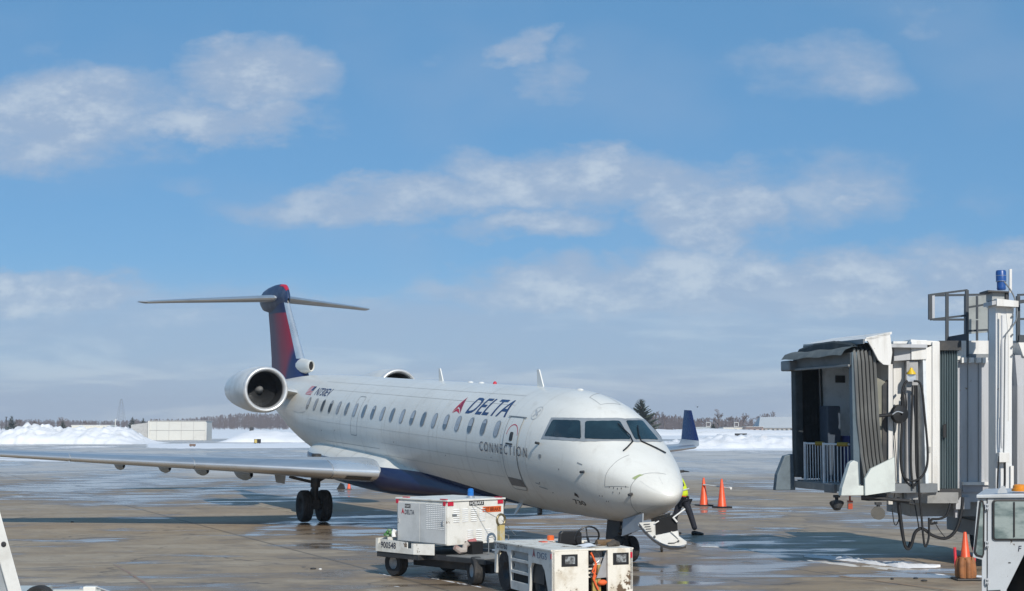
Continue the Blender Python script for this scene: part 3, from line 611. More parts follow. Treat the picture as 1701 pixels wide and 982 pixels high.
cap = q.build('fin_cap', mat('cap_navy_paint', (.020, .04, .10), .45, col2=(.08, .10, .16), scale=2), fin, True, angle=70)
q = MB(); q.grid([[(lambda p: (p[0] + .0, p[1], p[2]))(B(s, w * math.cos(a), zc + h * math.sin(a))) for a in np.linspace(1.0, PI - .62, 8)] for s, zc, h, w in ((28.09, 4.05, .31, .105), (28.39, 4.10, .45, .167), (28.8, 4.095, .487, .20))]); q.build('red_flash', RED, fin, True)
for sg in (1, -1):                           # tailplane halves
    mb = MB(); rows = []
    for (yq, le, ch, z) in ((.10, 28.75, 2.65, 4.08), (1.2, 29.55, 2.2, 4.03), (3.2, 30.95, 1.45, 3.94), (4.25, 31.65, 1.05, 3.88), (4.45, 32.0, .6, 3.90)):
        rows.append([B(le + c * ch, sg * yq, z + side * naca(.10, c) * ch) for c, side in [(1, 1), (.8, 1), (.5, 1), (.25, 1), (.1, 1), (.03, 1), (0, 1), (.03, -1), (.1, -1), (.25, -1), (.5, -1), (.8, -1)]])
    mb.grid(rows, True); mb.add(rows[-1], [tuple(range(12))]); tp = mb.build('tailplane', WINGT, AC, True, angle=50)
    q = MB(); q.grid([[(lambda p: (p[0] - .012, p[1], p[2]))(B(le + c * ch, sg * yq, z + side * (naca(.10, c) * ch + .006))) for c, side in [(.12, 1), (.05, 1), (.02, 1), (0, 1), (.02, -1), (.05, -1), (.12, -1)]] for (yq, le, ch, z) in ((.26, 28.87, 2.58, 4.075), (1.2, 29.55, 2.2, 4.03), (3.2, 30.95, 1.45, 3.94), (4.25, 31.65, 1.05, 3.88))]); q.build('leading_edge', SILV, tp, True)
# ram air intake at the fin root
q = MB(); q.grid([[B(s, w * math.cos(2 * PI * j / 18), zc + h * math.sin(2 * PI * j / 18)) for j in range(18)] for s, zc, h, w in ((25.22, 1.66, .13, .075), (25.02, 1.66, .155, .085), (25.0, 1.66, .175, .105), (25.04, 1.66, .19, .125), (25.3, 1.65, .215, .15), (25.8, 1.64, .27, .19), (26.5, 1.62, .30, .19), (27.4, 1.6, .30, .12))], True)
o = q.build('air_intake', FUS, AC, True, angle=60); q = MB(); q.add([B(25.08, .078 * math.cos(2 * PI * j / 18), 1.66 + .135 * math.sin(2 * PI * j / 18)) for j in range(18)], [tuple(range(18))]); q.build('intake_opening', VOID, o)
# engines
def engine(sg):
    c0 = (22.5, sg * 2.23, .905); ax = Vector((1, 0, -.02)).normalized()
    def L(p, n=48): return MB().lathe(p, B(*c0), ax, n)
    e = L([(.60, .10), (.63, .05), (.675, .02), (.71, .06), (.728, .22), (.742, .55), (.74, 1.0), (.71, 1.6), (.65, 2.3), (.58, 2.95), (.52, 3.35), (.49, 3.35)]).build('engine_nacelle', FUS2, AC, True, angle=60)
    L([(.573, .16), (.587, .09), (.612, .035), (.652, .0), (.687, .006), (.72, .06), (.735, .15)]).build('inlet_lip', mat('inlet_lip_metal', (.72, .72, .71), .38, .5), e, True, angle=80)
    L([(.58, .12), (.562, .25), (.567, .5), (.578, .82), (.578, 1.2)]).build('inlet_duct', mat('inlet_liner', (.035, .037, .04), .5, .2), e, True)
    L([(.578, 1.18), (.0, 1.18)]).build('fan_backing', VOID, e)
    L([(.001, .62), (.04, .65), (.085, .71), (.12, .80), (.14, .90), (.14, 1.0)]).build('spinner', mat('spinner_grey', (.33, .34, .34), .3, .4), e, True)
    mbf = MB(); bx = Vector(B(*c0)); a = ax.orthogonal().normalized(); b_ = ax.cross(a)
    for k in range(28):
        th = 2 * PI * k / 28; rows = []
        for r_ in (.13, .28, .43, .57):
            tw = .5 + .7 * (r_ / .585); w2 = .055 + .04 * r_
            rad = a * math.cos(th) + b_ * math.sin(th); tan = -a * math.sin(th) + b_ * math.cos(th); ch = ax * math.cos(tw) + tan * math.sin(tw)
            rows.append([bx + ax * .92 + rad * r_ - ch * w2, bx + ax * .92 + rad * r_ + ch * w2])
        mbf.grid(rows)
    tag(mbf.build('fan_blades', FAN, e), kind='stuff')
    q = MB(); q.grid([[B(s, sg * y, z + h * side * math.sin(min(PI, max(0, (s - 22.9) / 3.2 * PI))) ** .5) for s in np.linspace(22.9, 26.1, 12)] for y, z, h, side in ((.95, .78, .14, 1), (1.62, .90, .12, 1), (1.62, .90, .12, -1), (.95, .78, .14, -1))], True)
    q.build('pylon', FUS2, AC, True, angle=60)
FUS2 = mat('nacelle_paint', (.74, .735, .70), .34, col2=(.60, .585, .54), scale=1.2, coat=.2)
engine(1); engine(-1)
sk_ = MB()
for th_ in (.55, .80, 1.55, 1.80, 2.05): skin_line(sk_, [(6.3, th_), (14, th_), (21.0 if th_ < 1.6 else 14.2, th_)], .009, .0035)
for s_ in (5.0, 6.3, 8.2, 10.1, 12.0, 13.9, 15.8, 17.7, 19.6, 21.5): skin_line(sk_, [(s_, a) for a in np.linspace(.1, 2.15 if s_ > 12 else 2.5, 24)], .008, .0035)
tag(sk_.build('skin_joints', mat('soft_seam', (.50, .495, .46), .5, fine=0), AC), kind='stuff')
skin_poly('pylon_patch', [(22.6,1.30),(21.3,1.33),(21.2,1.40),(21.9,1.47),(22.6,1.46)], FUS2, AC, .006)
# landing gear
def wloc(dx, y, zw): # point a height zw above the ground under body station offset dx
    return (dx, y, zw - dx * math.sin(Q) * 1.0)
for sg in (1, -1):
    y0 = sg * 2.05; q = MB()
    q.tube([(.12, y0, .46), (.05, y0, 1.05)], .10, 12); q.tube([(.05, y0, 1.0), (.0, y0, 1.95)], .14, 12); q.tube([(.02, y0, 1.15), (-.3, y0 - sg * .75, 1.62)], .06, 8); q.tube([(.02, y0, 1.12), (.15, y0 + sg * .75, 1.30)], .045, 8)
    q.tube([(.12, y0 - .34, .44), (.12, y0 + .34, .44)], .08, 10); q.tube([(.20, y0, .5), (.45, y0, .85), (.12, y0, 1.1)], .035, 6)
    q.box((.10, y0, .50), (.3, .22, .26)); q.build('main_gear_strut', DARK, AC, True, angle=40)
    for d in (-.285, .285): wheel(AC, (.12, y0 + d, .455), (0, 1, 0), .455, .29, .5, rimm=DARK)
    q = MB(); q.prism([(0, 0), (.42, -.05), (.30, -.62), (.06, -.66)], (-.15, y0 + sg * .90, 1.78), (.25, sg * .97, 0), (0, 0, 1), (.03, 0, 0)); q.prism([(0, 0), (.42, 0), (.25, -.34), (.1, -.34)], (.25, y0 + sg * .34, 1.78), (.25, sg * .97, 0), (0, 0, 1), (.03, 0, 0)); q.build('gear_door', GREY, AC)
gx = 2.92 - 17.6; gz = -gx * math.tan(Q)
q = MB(); q.tube([(gx, 0, gz + .26), (gx - .02, 0, gz + .72)], .07, 12); q.tube([(gx - .02, 0, gz + .65), (gx - .10, 0, gz + 1.35)], .095, 12); q.tube([(gx, -.2, gz + .26), (gx, .2, gz + .26)], .05, 8)
q.tube([(gx, .0, gz + .7), (gx + .75, 0, gz + 1.15)], .05, 8); q.prism([(-.28, 0), (.22, 0), (.32, -.62), (-.30, -.62)], (gx + .30, .12, gz + 1.02), (1, 0, 0), (0, 0, 1), (0, -.03, 0)); q.build('nose_gear_strut', DARK, AC, True, angle=40)
for d in (-.125, .125): wheel(AC, (gx, d, gz + .265), (0, 1, 0), .265, .18, .5, rimm=DARK)
q = MB(); q.sphere((gx - .16, .0, gz + .66), (.08, .09, .09), 10, 8); q.sphere((gx - .14, .18, gz + .63), (.07, .07, .07), 10, 8); q.build('taxi_light', BLACK, AC, True)
q = MB(); P = [B(*p) for p in ((2.40, .34, -1.22), (1.62, .33, -1.03), (1.62, .34, -1.33), (2.40, .36, -1.56))]
q.add(P + [(p[0], p[1] - .03, p[2]) for p in P], [(0, 1, 2, 3), (7, 6, 5, 4), (0, 4, 5, 1), (1, 5, 6, 2), (2, 6, 7, 3), (3, 7, 4, 0)]); q.build('nose_gear_door', WINGT, AC)
q = MB(); P = [B(*p) for p in ((2.40, -.34, -1.22), (1.62, -.33, -1.03), (1.62, -.34, -1.33), (2.40, -.36, -1.56))]
q.add(P + [(p[0], p[1] + .03, p[2]) for p in P], [(0, 1, 2, 3), (7, 6, 5, 4), (0, 4, 5, 1), (1, 5, 6, 2), (2, 6, 7, 3), (3, 7, 4, 0)]); q.build('nose_gear_door', WINGT, AC)
# nose bay hatch hanging open like a shallow tray
ACM = Matrix.Translation(AC.location) @ AC.rotation_euler.to_matrix().to_4x4(); ACI = ACM.inverted()
def al(x, y, z): return ACI @ Vector((x, y, z))
q = MB(); P = [(2.452, .915), (2.744, .938), (2.753, .672), (3.185, .765), (3.20, .66), (3.345, .56), (3.345, .511), (3.20, .478), (3.043, .480), (2.88, .53), (2.73, .626), (2.58, .76)]
q.add([al(x, 29.72 - .10 * (x - 2.4), z) for x, z in P] + [al(x + .02, 29.77 - .10 * (x - 2.4), z) for x, z in P], [tuple(range(len(P)))[::-1], tuple(range(len(P), 2 * len(P)))] + [(i, (i + 1) % len(P), len(P) + (i + 1) % len(P), len(P) + i) for i in range(len(P))])
ht = q.build('nose_hatch', WHITE, AC)
q = MB(); out = [(2.452, .915), (2.58, .76), (2.73, .626), (2.88, .53), (3.043, .480), (3.20, .478), (3.345, .511)]
q.grid([[al(x, 29.70 - .10 * (x - 2.4) + d, z - .025 - .06 * math.sin(PI * k / 3)) for k, d in enumerate((-.03, .06, .18, .30))] for x, z in out]); q.build('hatch_shell', WINGT, ht, True)
q = MB(); P = [(2.744, .945), (3.18, 1.08), (3.195, .77), (2.753, .675)]
q.add([al(x, 29.78 - .10 * (x - 2.4), z) for x, z in P] + [al(x, 29.88, z) for x, z in P], [(3, 2, 1, 0), (4, 5, 6, 7)] + [(i, (i + 1) % 4, 4 + (i + 1) % 4, 4 + i) for i in range(4)]); q.build('black_lining', VOID, ht)
q = MB(); q.tube([al(3.10, 29.66, 1.02), al(3.18, 29.66, .93)], .018, 6); q.tube([al(3.10, 29.66, 1.01), al(3.34, 29.72, 1.18)], .015, 6); q.tube([al(3.06, 29.62, .755), al(3.2, 29.62, .62)], .010, 6); q.tube([al(2.74, 29.66, .90), al(2.83, 29.68, .95)], .012, 6); q.build('hatch_strut', WHITE, ht)
q = MB()
for k in range(4): q.bar(al(2.54 + k * .02, 29.69, .885 - k * .045), al(2.66 + k * .01, 29.68, .895 - k * .045), .012)
q.sphere(al(2.60, 29.69, .735), .022, 8, 6); q.sphere(al(2.745, 29.67, .65), .025, 8, 6); q.sphere(al(3.20, 29.62, .575), .02, 8, 6); q.build('hatch_fitting', LINED, ht)
q = MB(); q.tube([al(3.30, 29.70, .57), al(3.22, 29.65, .575), al(3.12, 29.65, .53), al(3.0, 29.66, .525)], .012, 6); q.build('hatch_latch', DARK, ht)
bay = MB(); bay.add([S(s, t_, .012) for s, t_ in ((2.38, 2.78), (1.72, 2.62), (1.66, 3.5), (2.38, 3.5))], [(0, 1, 2, 3)]); bay.build('nose_bay_opening', VOID, AC)
# ------------------------------------------------------------------ caster post below the hatch
q = thing('caster_post', 'short dark post on a small caster wheel standing under the open nose hatch', 'tow bar', (3.3, 34.0, 0))
m_ = MB(); m_.tube([(0, 0, .12), (0, 0, .75)], .03, 8); m_.box((0, 0, .16), (.09, .10, .05)); m_.build('post', DARK, q); wheel(q, (0, 0, .08), (1, 0, 0), .08, .05, .5, name='wheel', n=16)
# ------------------------------------------------------------------ ground power unit
GPUR = -math.atan2(.727, .686)
gp = thing('ground_power_unit', 'white boxy ground power unit on a four wheel trailer numbered 900548', 'power unit', (-1.165 + .7 * .727, 27.6 + .7 * .686, 0), GPUR)
# local: x towards its front, y = -.7 is the side facing the camera's left
b = MB(); b.bb((-1.43, -.69, .64), (-.0, .69, 1.42)); b.build('housing', GSEW, gp, bevel=.012)
b = MB(); b.bb((-1.46, -.715, 1.423), (.03, .715, 1.455)); b.build('roof_panel', GSEW, gp, bevel=.01)
for x0, x1 in ((-1.385, -.745), (-.735, -.03)):
    b = MB(); b.bb((x0, -.712, .665), (x1, -.6905, 1.37)); d_ = b.build('side_door', mat('side_door_paint', (.60, .61, .60), .5, col2=(.50, .51, .50), scale=2), gp, bevel=.006)
    b = MB(); b.bb((x0 + (.02 if x0 < -1 else .63), -.735, 1.0), (x0 + (.05 if x0 < -1 else .66), -.712, 1.08)); b.build('latch', SILV, d_)
LV = mat('louvre_white', (.82, .82, .80), .45); b = MB()
for i in range(8):
    for k in range(14): b.add([(-.56 + i * .065 + dx, -.7125 + dy, .92 + k * .034 + dz) for dx, dy, dz in ((0, 0, 0), (.042, 0, 0), (.042, -.007, .003), (0, -.007, .003), (0, 0, .012), (.042, 0, .012))], [(0, 1, 2, 3), (3, 2, 5, 4), (0, 3, 4), (1, 5, 2)])
tag(b.build('louvres', LV, gp), kind='stuff')
b = MB()
def louv(yc, zc, n, w):
    for k in range(n): b.add([(.0005 + dx, yc + dy, zc + k * .036 + dz) for dx, dy, dz in ((0, -w, 0), (.014, -w, .004), (.014, w, .004), (0, w, 0), (0, -w, .02), (0, w, .02))], [(0, 3, 2, 1), (1, 2, 5, 4), (0, 1, 4), (3, 5, 2)])
for i in range(4): louv(-.48 + i * .21, 1.05, 7, .07)
for i in range(3): louv(-.14 + i * .21, .70, 6, .07)
tag(b.build('louvres', LV, gp), kind='stuff')
for (yc, xx, side) in ((-.62, .012, 1), (.60, .012, 1), (-.712, -.06, 0), (-.712, -1.40, 0)):
    b = MB()
    if side: b.box((.006, yc, 1.385), (.014, .13, .075))
    else: b.box((xx, -.7135, 1.385), (.06, .014, .075))
    b.build('red_reflector', RED, gp)
for p in ((-1.2, -.66), (-.1, -.69), (-.05, .6)): b = MB(); b.box((p[0], p[1], 1.464), (.16, .05, .014)); b.build('red_marker', RED, gp)
b = MB(); b.lathe([(.08, 0), (.08, .02), (.062, .02), (.062, .035)], (-.35, .18, 1.457), (0, 0, 1), 16, True); o = b.build('beacon', SILV, gp, True)
b = MB(); b.lathe([(.056, 0), (.058, .04), (.054, .065), (.058, .07), (.052, .125), (.03, .14), (0, .142)], (-.35, .18, 1.487), (0, 0, 1), 16); b.build('blue_lens', mat('blue_lens', (.02, .16, .50), .2, fine=0), o, True)
WP = mat('plate_white', (.7, .7, .68), .5, fine=0); BP = mat('plate_black', (.015, .015, .015), .5, fine=0); INK = mat('ink_blue_black', (.02, .025, .05), .5, fine=0)
UX, UY = (0, 1, 0), (0, 0, 1)               # front face (looking at it: local +y runs right)
f0 = flat('plate', poly_bm([(0, 0), (.36, 0), (.36, .085), (0, .085)]), BP, gp, (0, -.17, 1.335), UX, UY, .006); flat('lettering', text_bm('HOBART', .33, .058, 0, .02), WP, f0, (0, -.155, 1.349), UX, UY, .010)
f0 = flat('plate', poly_bm([(0, 0), (.46, 0), (.46, .105), (0, .105)]), mat('orange_plate', (.70, .13, .02), .5, fine=0), gp, (0, .16, 1.20), UX, UY, .006); flat('lettering', text_bm('SET BRAKE', .42, .07, 0, .02), mat('dark_orange_ink', (.12, .02, .01), .5, fine=0), f0, (0, .18, 1.217), UX, UY, .010)
b = MB(); b.box((.008, -.53, 1.18), (.02, .10, .04)); b.build('handle', MGREY, gp)
SX, SY = (1, 0, 0), (0, 0, 1)
f0 = flat('plate', poly_bm([(0, 0), (.16, 0), (.16, .07), (0, .07)]), BP, gp, (-1.17, -.712, 1.275), SX, SY, .004); flat('lettering', text_bm('HOBART', .145, .045, 0, .01), WP, f0, (-1.165, -.712, 1.287), SX, SY, .008)
flat('lettering', text_bm('DELTA', .27, .085, 0, .012), INK, gp, (-1.17, -.712, 1.155), SX, SY, .004)
flat('widget_logo', poly_bm([(0, 0), (.045, .115), (.09, 0), (.045, .035)]), RED, gp, (-1.275, -.712, 1.155), SX, SY, .004)
# trailer
b = MB(); b.prism([(-1.76, .46), (-1.76, .70), (-1.69, .70), (-1.69, .60), (-1.62, .60), (-1.62, .695), (-.84, .665), (-.84, .56), (-.72, .56), (-.72, .655), (-.66, .655), (-.66, .46)], (0, -.93, 0), (1, 0, 0), (0, 0, 1), (0, .02, 0)); b.prism([(0, 0), (.42, 0), (.42, .02), (0, .02)], (-.66, -.93, .46), (.92, .39, 0), (-.39, .92, 0), (0, 0, .195))
b.bb((-1.76, -.91, .461), (-1.74, .93, .70)); b.bb((-1.72, .91, .46), (-.3, .93, .66)); b.build('cable_tray', GSEW, gp); flat('lettering', text_bm('900548', .44, .115, 0, .014), INK, gp, (-1.60, -.931, .53), (1, 0, 0), (0, 0, 1), .004)
b = MB(); b.bb((-1.75, -.91, .36), (-.55, .91, .458)); b.bb((-.55, -.72, .37), (1.05, .72, .46)); b.bb((-1.3, -.4, .20), (.45, .4, .36)); b.bb((.3, -.5, .2), (.95, .5, .37)); b.build('chassis', DARK, gp, bevel=.01)
b = MB(); b.bb((-.02, -.70, .4605), (1.0, .70, .475)); b.build('deck', mat('grey_deck', (.22, .22, .21), .6), gp)
b = MB(); b.bb((.0, -.28, .476), (.22, -.02, .70)); b.build('step_box', BLACK, gp, bevel=.01)
b = MB(); b.bb((1.05, -.33, .38), (1.065, -.13, .46)); b.build('amber_reflector', mat('amber_plastic', (.6, .2, .03), .3), gp)
rr = MB(); rr.tube([(.10, -.60, .62), (.13, -.50, .55), (.16, -.42, .56), (.10, -.35, .63), (.14, -.30, .68)], [.05, .06, .055, .05, .05], 8); rr.build('cloth_bundle', mat('faded_cloth', (.42, .37, .33), .8, col2=(.30, .14, .12), scale=7), gp, True)
b = MB(); b.tube([(.06, -.24, .67), (.10, -.10, .70)], .055, 10); b.build('plug_end', mat('pink_rubber', (.42, .13, .13), .5), gp)
b = MB(); b.bb((.50, .06, .476), (.58, .18, 1.0)); b.build('tow_bar_post', mat('worn_yellow_paint', (.55, .42, .16), .5, col2=(.5, .47, .38), scale=6), gp, bevel=.008)
b = MB(); b.tube([(.54, .12 + .10 * math.cos(a * PI / 10), 1.09 + .10 * math.sin(a * PI / 10)) for a in range(21)], .022, 8); b.build('tow_eye', mat('dull_brass', (.22, .18, .10), .4, .6), gp, True)
b = MB(); b.tube([(.45, -.10, .48), (.45, -.10, .78), (.46, .02, .79)], .010, 6); b.tube([(.46, .24, .82), (.46, .38, .80), (.44, .40, .48)], .012, 6); b.tube([(.02, -.12, 1.36), (.5, .08, 1.12)], .006, 5); b.tube([(.5, .18, 1.08), (.52, .50, .80)], .006, 5); b.build('cable_guard', MGREY, gp)
b = MB()
for k in range(14): b.sphere((-1.50 + random.uniform(-.10, .10), -.80 + random.uniform(-.05, .05), .74 + random.uniform(0, .11)), (.035, .03, .03), 7, 5)
b.build('green_plug_cover', mat('green_plastic', (.05, .20, .04), .5, col2=(.35, .4, .3), scale=14), gp, True)
b = MB(); b.tube([(-1.38, -.80, .72), (-1.42, -.79, .80), (-1.40, -.76, .86)], .04, 8); b.build('plug_cover', WHITE, gp, True)
for x, y, a in ((.69, -.62, -.42), (.69, .62, -.42), (-1.5, -.64, 0), (-1.5, .64, 0)):
    wheel(gp, (x, y, .245), (math.sin(-a) , math.cos(a), 0), .245, .20, .46, rimm=mat('grey_rim', (.42, .42, .41), .5))
b = MB(); b.tube([(1.0, 0, .42), (1.5, .1, .35), (1.9, .12, .40)], .04, 8); b.build('drawbar', DARK, gp)
# ------------------------------------------------------------------ baggage tug
TR = math.atan2(-.927, .375)
tg = thing('baggage_tug', 'low white airport tug with peeling paint numbered 270760', 'tow tractor', (1.27, 24.26, 0), TR)
# local: x = 0 front face, body runs to x = -2.45; y = -.7 is the side facing left
side = [(0, .20), (0, .86), (-2.45, .83), (-2.45, .30), (-2.38, .30), (-2.33, .62), (-2.24, .69), (-1.90, .69), (-1.82, .62), (-1.72, .14), (-1.70, .10), (-.92, .10), (-.86, .52), (-.80, .60), (-.40, .60), (-.30, .52), (-.16, .20)]
def side_plate(y, th):
    top = MB()
    # pieces between wheel arches and the three mesh openings, each its own solid strip
    top.prism([(0, .20), (0, .86), (-.96, .848), (-.96, .10), (-.92, .10), (-.86, .52), (-.80, .60), (-.40, .60), (-.30, .52), (-.16, .20)], (0, y, 0), (1, 0, 0), (0, 0, 1), (0, th, 0))
    top.prism([(-1.70, .838), (-2.45, .83), (-2.45, .30), (-2.38, .30), (-2.33, .62), (-2.24, .69), (-1.90, .69), (-1.82, .62), (-1.72, .14), (-1.70, .10)], (0, y, 0), (1, 0, 0), (0, 0, 1), (0, th, 0))
    for a, b_ in ((.10, .24), (.37, .42), (.56, .61), (.73, .838)): top.prism([(-1.70, a), (-.96, a), (-.96, b_ + (.01 if b_ > .8 else 0)), (-1.70, b_)], (0, y + .002, 0), (1, 0, 0), (0, 0, 1), (0, th - .004, 0))
    return top.build('side_panel', TUGS, tg, bevel=.006)
TUGS = mat('tug_side_paint', (.66, .65, .61), .5, col2=(.50, .48, .44), scale=3, chips=((.12, .08, .05), 8, .70))
sp = side_plate(-.70, .05); side_plate(.65, .05)
MESH = mat('black_mesh', (.05, .05, .05), .5)
for z0, z1, ms in ((.615, .725, 1), (.425, .555, 1), (.245, .365, 0)):
    b = MB(); b.bb((-1.66, -.655, z0), (-1.0, -.645, z1)); g_ = b.build('grille', VOID, tg)
    if ms:
        b = MB(); n = 20
        for k in range(-3, n): 
            xa = -1.66 + k * .034; h = z1 - z0
            for sx_ in (1, -1):
                x0, x1 = (xa, xa + h) if sx_ > 0 else (xa + h, xa)
                if min(x0, x1) > -1.665 and max(x0, x1) < -.995: b.bar((x0, -.662, z0), (x1, -.662, z1), .010)
        b.build('wire_mesh', mat('wire_grey', (.5, .5, .48), .5), g_)
b = MB(); b.bb((-2.40, -.64, .64), (-.94, .64, .80)); b.bb((-.9, -.64, .28), (-.44, .64, .62)); b.bb((-1.72, -.64, .12), (-.96, .64, .62)); b.build('inner_body', DARK, tg)
b = MB(); b.prism([(0, .86), (-2.45, .83), (-2.45, .80), (0, .83)], (0, -.715, .004), (1, 0, 0), (0, 0, 1), (0, .76, 0)); b.prism([(0, .855), (-.75, .855), (-.75, .825), (0, .825)], (0, .047, .004), (1, 0, 0), (0, 0, 1), (0, .668, 0)); b.prism([(-1.75, .845), (-2.45, .835), (-2.45, .80), (-1.75, .80)], (0, .047, .004), (1, 0, 0), (0, 0, 1), (0, .668, 0)); b.build('hood', TUGW, tg, bevel=.008)
# front face: two blocks either side of a recessed slot
b = MB(); b.bb((-.06, -.698, .14), (.0, -.075, .834)); b.build('front_panel', TUGW, tg, bevel=.006)
b = MB(); b.bb((-.06, .26, .14), (.0, .698, .834)); b.build('front_panel', TUGW, tg, bevel=.006)
b = MB(); b.bb((-.30, .06, .40), (-.20, .26, .83)); b.prism([(0, 0), (.22, 0), (.22, .44)], (-.012, .062, .40), (-.3, 1, 0), (0, 0, 1), (.01, 0, 0)); b.build('slot_panel', mat('grey_slot_panel', (.36, .36, .37), .5), tg)
b = MB(); b.tube([(-.19, .13 + .085 * math.cos(a * PI / 12), .705 + .085 * math.sin(a * PI / 12)) for a in range(25)], .008, 6); b.build('ring', SILV, tg)
b = MB(); b.bb((-.32, -.075, .14), (-.30, .26, .84)); b.build('slot_back', VOID, tg)
for k in range(4): b = MB(); b.bb((-.16, -.074, .40 + k * .062), (-.13, .20, .425 + k * .062)); b.build('slot_bar', TUGW, tg)
b = MB(); b.sphere((-.10, .0, .70), (.08, .075, .10), 12, 8); b.build('black_hose_coil', BLACK, tg, True)
b = MB(); b.bb((-.08, .105, .15), (-.045, .16, .60)); b.bb((-.10, .02, .17), (-.05, .10, .40)); b.build('hitch', mat('worn_yellow_metal', (.42, .32, .10), .5, col2=(.2, .14, .08), scale=8), tg)
rop = MB(); rop.tube([(-.03, -.02, .80), (-.02, .02, .72), (-.03, .07, .62), (-.02, .05, .50), (-.03, .02, .40), (-.02, .06, .30), (-.01, .10, .22)], .016, 7); rop.tube([(-.03, .07, .64), (-.02, .03, .56), (-.02, .0, .50), (-.02, .06, .44), (-.02, .02, .36)], .014, 7); rop.sphere((-.0, .17, .33), (.04, .08, .045), 8, 6); rop.build('orange_rope', mat('orange_rope', (.80, .13, .03), .7, fine=.1), tg, True)
for yc in (-.40, .49):
    b = MB(); b.bb((-.055, yc - .14, .595), (.006, yc + .14, .785)); h_ = b.build('headlight', BLACK, tg, bevel=.008)
    b = MB(); b.bb((.0065, yc - .08, .635), (.012, yc + .09, .755)); b.build('lens', mat('lamp_lens', (.30, .32, .33), .12, col2=(.1, .1, .1), scale=18, lo=.4, hi=.6), h_, bevel=.004)
b = MB(); b.bb((.0, .655, .70), (.008, .69, .79)); b.build('red_marker', RED, tg)
b = MB(); b.bb((-.05, -.706, .72), (-.02, -.70, .80)); b.build('red_marker', RED, tg)
LX, LZ = (1, 0, 0), (0, 0, 1)
flat('lettering', text_bm('270760', .46, .085, 0, .012), INK, tg, (-2.33, -.70, .725), LX, LZ, .004)
flat('lettering', text_bm('DGS', .38, .10, 0, .0), mat('pale_blue_ink', (.10, .13, .22), .5, fine=0), tg, (-.58, -.70, .69), LX, LZ, .004)
flat('widget_logo', poly_bm([(0, 0), (.06, .15), (.12, 0), (.06, .05)]), DRED, tg, (-.78, -.70, .685), LX, LZ, .004)
flat('widget_logo', poly_bm([(0, 0), (.02, .05), (.04, 0)]), INK, tg, (-2.41, -.70, .76), LX, LZ, .004)
for x, y in ((-2.07, -.54), (-2.07, .54)): wheel(tg, (x, y, .36), (0, 1, 0), .36, .24, .40, rimm=DARK)
for x, y in ((-.58, -.52), (-.58, .52)): wheel(tg, (x, y, .30), (0, 1, 0), .30, .22, .45, rimm=DARK)
b = MB(); b.prism([(0, 0), (.02, .20), (.06, .235), (.38, .23), (.415, .19), (.42, 0)], (-1.62, .10, .80), (0, 1, 0), (0, 0, 1), (.09, 0, 0)); b.bb((-1.60, .05, .70), (-1.12, .56, .80)); b.build('seat', BLACK, tg, bevel=.02)
b = MB(); b.tube([(-.98 + .10 * math.sin(a * PI / 12) * .55, .36 + .21 * math.cos(a * PI / 12), .97 + .17 * math.sin(a * PI / 12)) for a in range(25)], .016, 7); b.tube([(-.98, .36, .97), (-.86, .36, .80)], .02, 7); b.bar((-.98, .16, .97), (-.98, .56, .97), .018); b.bar((-.98, .36, .97), (-1.03, .36, 1.12), .018); b.build('steering_wheel', BLACK, tg, True)
b = MB(); b.lathe([(.062, 0), (.062, .07), (.045, .085), (0, .09)], (-2.08, .18, .842), (0, 0, 1), 14); b.build('orange_beacon', mat('orange_lens', (.75, .14, .03), .3), tg, True)
b = MB(); b.box((-1.75, -.1, .850), (.16, .10, .012)); b.build('orange_flap', ORANGE, tg)
b = MB(); b.grid([[(-.62 + .45 * i / 6, -.02 + .20 * j / 3 + .05 * i / 6, .868 + .012 * math.sin(i * 1.3) + .01 * j) for j in range(4)] for i in range(7)]); b.build('paper_sheet', mat('paper', (.80, .80, .80), .6), tg, True)
b = MB(); b.tube([(-.5, .30, .91), (-.52, .62, .91)], .05, 10); b.build('brown_canister', mat('brown_canister', (.16, .10, .05), .5), tg, True)
b = MB(); b.tube([(-.30, .40, .88), (-.28, .52, .92), (-.33, .60, .89), (-.4, .52, .93)], .045, 8); b.build('glove', mat('dark_leather', (.06, .05, .04), .7), tg, True)
# ------------------------------------------------------------------ cones
def cone(name, loc, h, label, group=None, cat='traffic cone', rz=0.):
    c = thing(name, label, cat, loc, rz, group); k = h / .9
    b = MB(); b.lathe([(.155 * k, .03 * k), (.14 * k, .06 * k), (.03 * k, h - .01), (.022 * k, h), (0, h)], (0, 0, 0), (0, 0, 1), 24); b.build('cone_body', ORANGE, c, True, angle=50)
    b = MB(); b.box((0, 0, .02 * k), (.46 * k, .46 * k, .04 * k)); b.build('base', BLACK, c, bevel=.01 * k); return c
ca = cone('safety_cone', (6.60, 52.9, 0), .96, 'orange safety cone nearer the aircraft nose, one of two joined by a white bar', None, rz=.3)
cb = cone('safety_cone', (7.07, 51.8, 0), .96, 'orange safety cone nearer the jet bridge, one of two joined by a white bar', None, rz=.5)
bar = thing('barrier_bar', 'thin white bar laid across the two orange cones beyond the nose', 'barrier bar', (6.84, 52.3, .70)); b = MB(); b.tube([(-.26, .55, .02), (.45, -.72, -.04)], .025, 8); b.build('bar', WHITE, bar); b = MB(); b.tube([(.45, -.72, -.04), (.50, -.80, -.045)], .045, 8); b.build('end_cap', WHITE, bar)
cf = cone('safety_cone', (-7.0, 66.0, 0), .50, 'distant orange safety cone seen under the near wing beside the main wheels', None)
b = MB(); b.prism([(0, 0), (.36, 0), (.30, .2), (.16, .26)], (-.55, .1, 0), (1, 0, 0), (0, 0, 1), (0, .3, 0)); tag(b.build('wheel_chock', BLACK), 'black wheel chock on the ground beside the distant cone under the wing', 'chock'); bpy.data.objects['wheel_chock'].location = (-7.0, 66.0, 0)
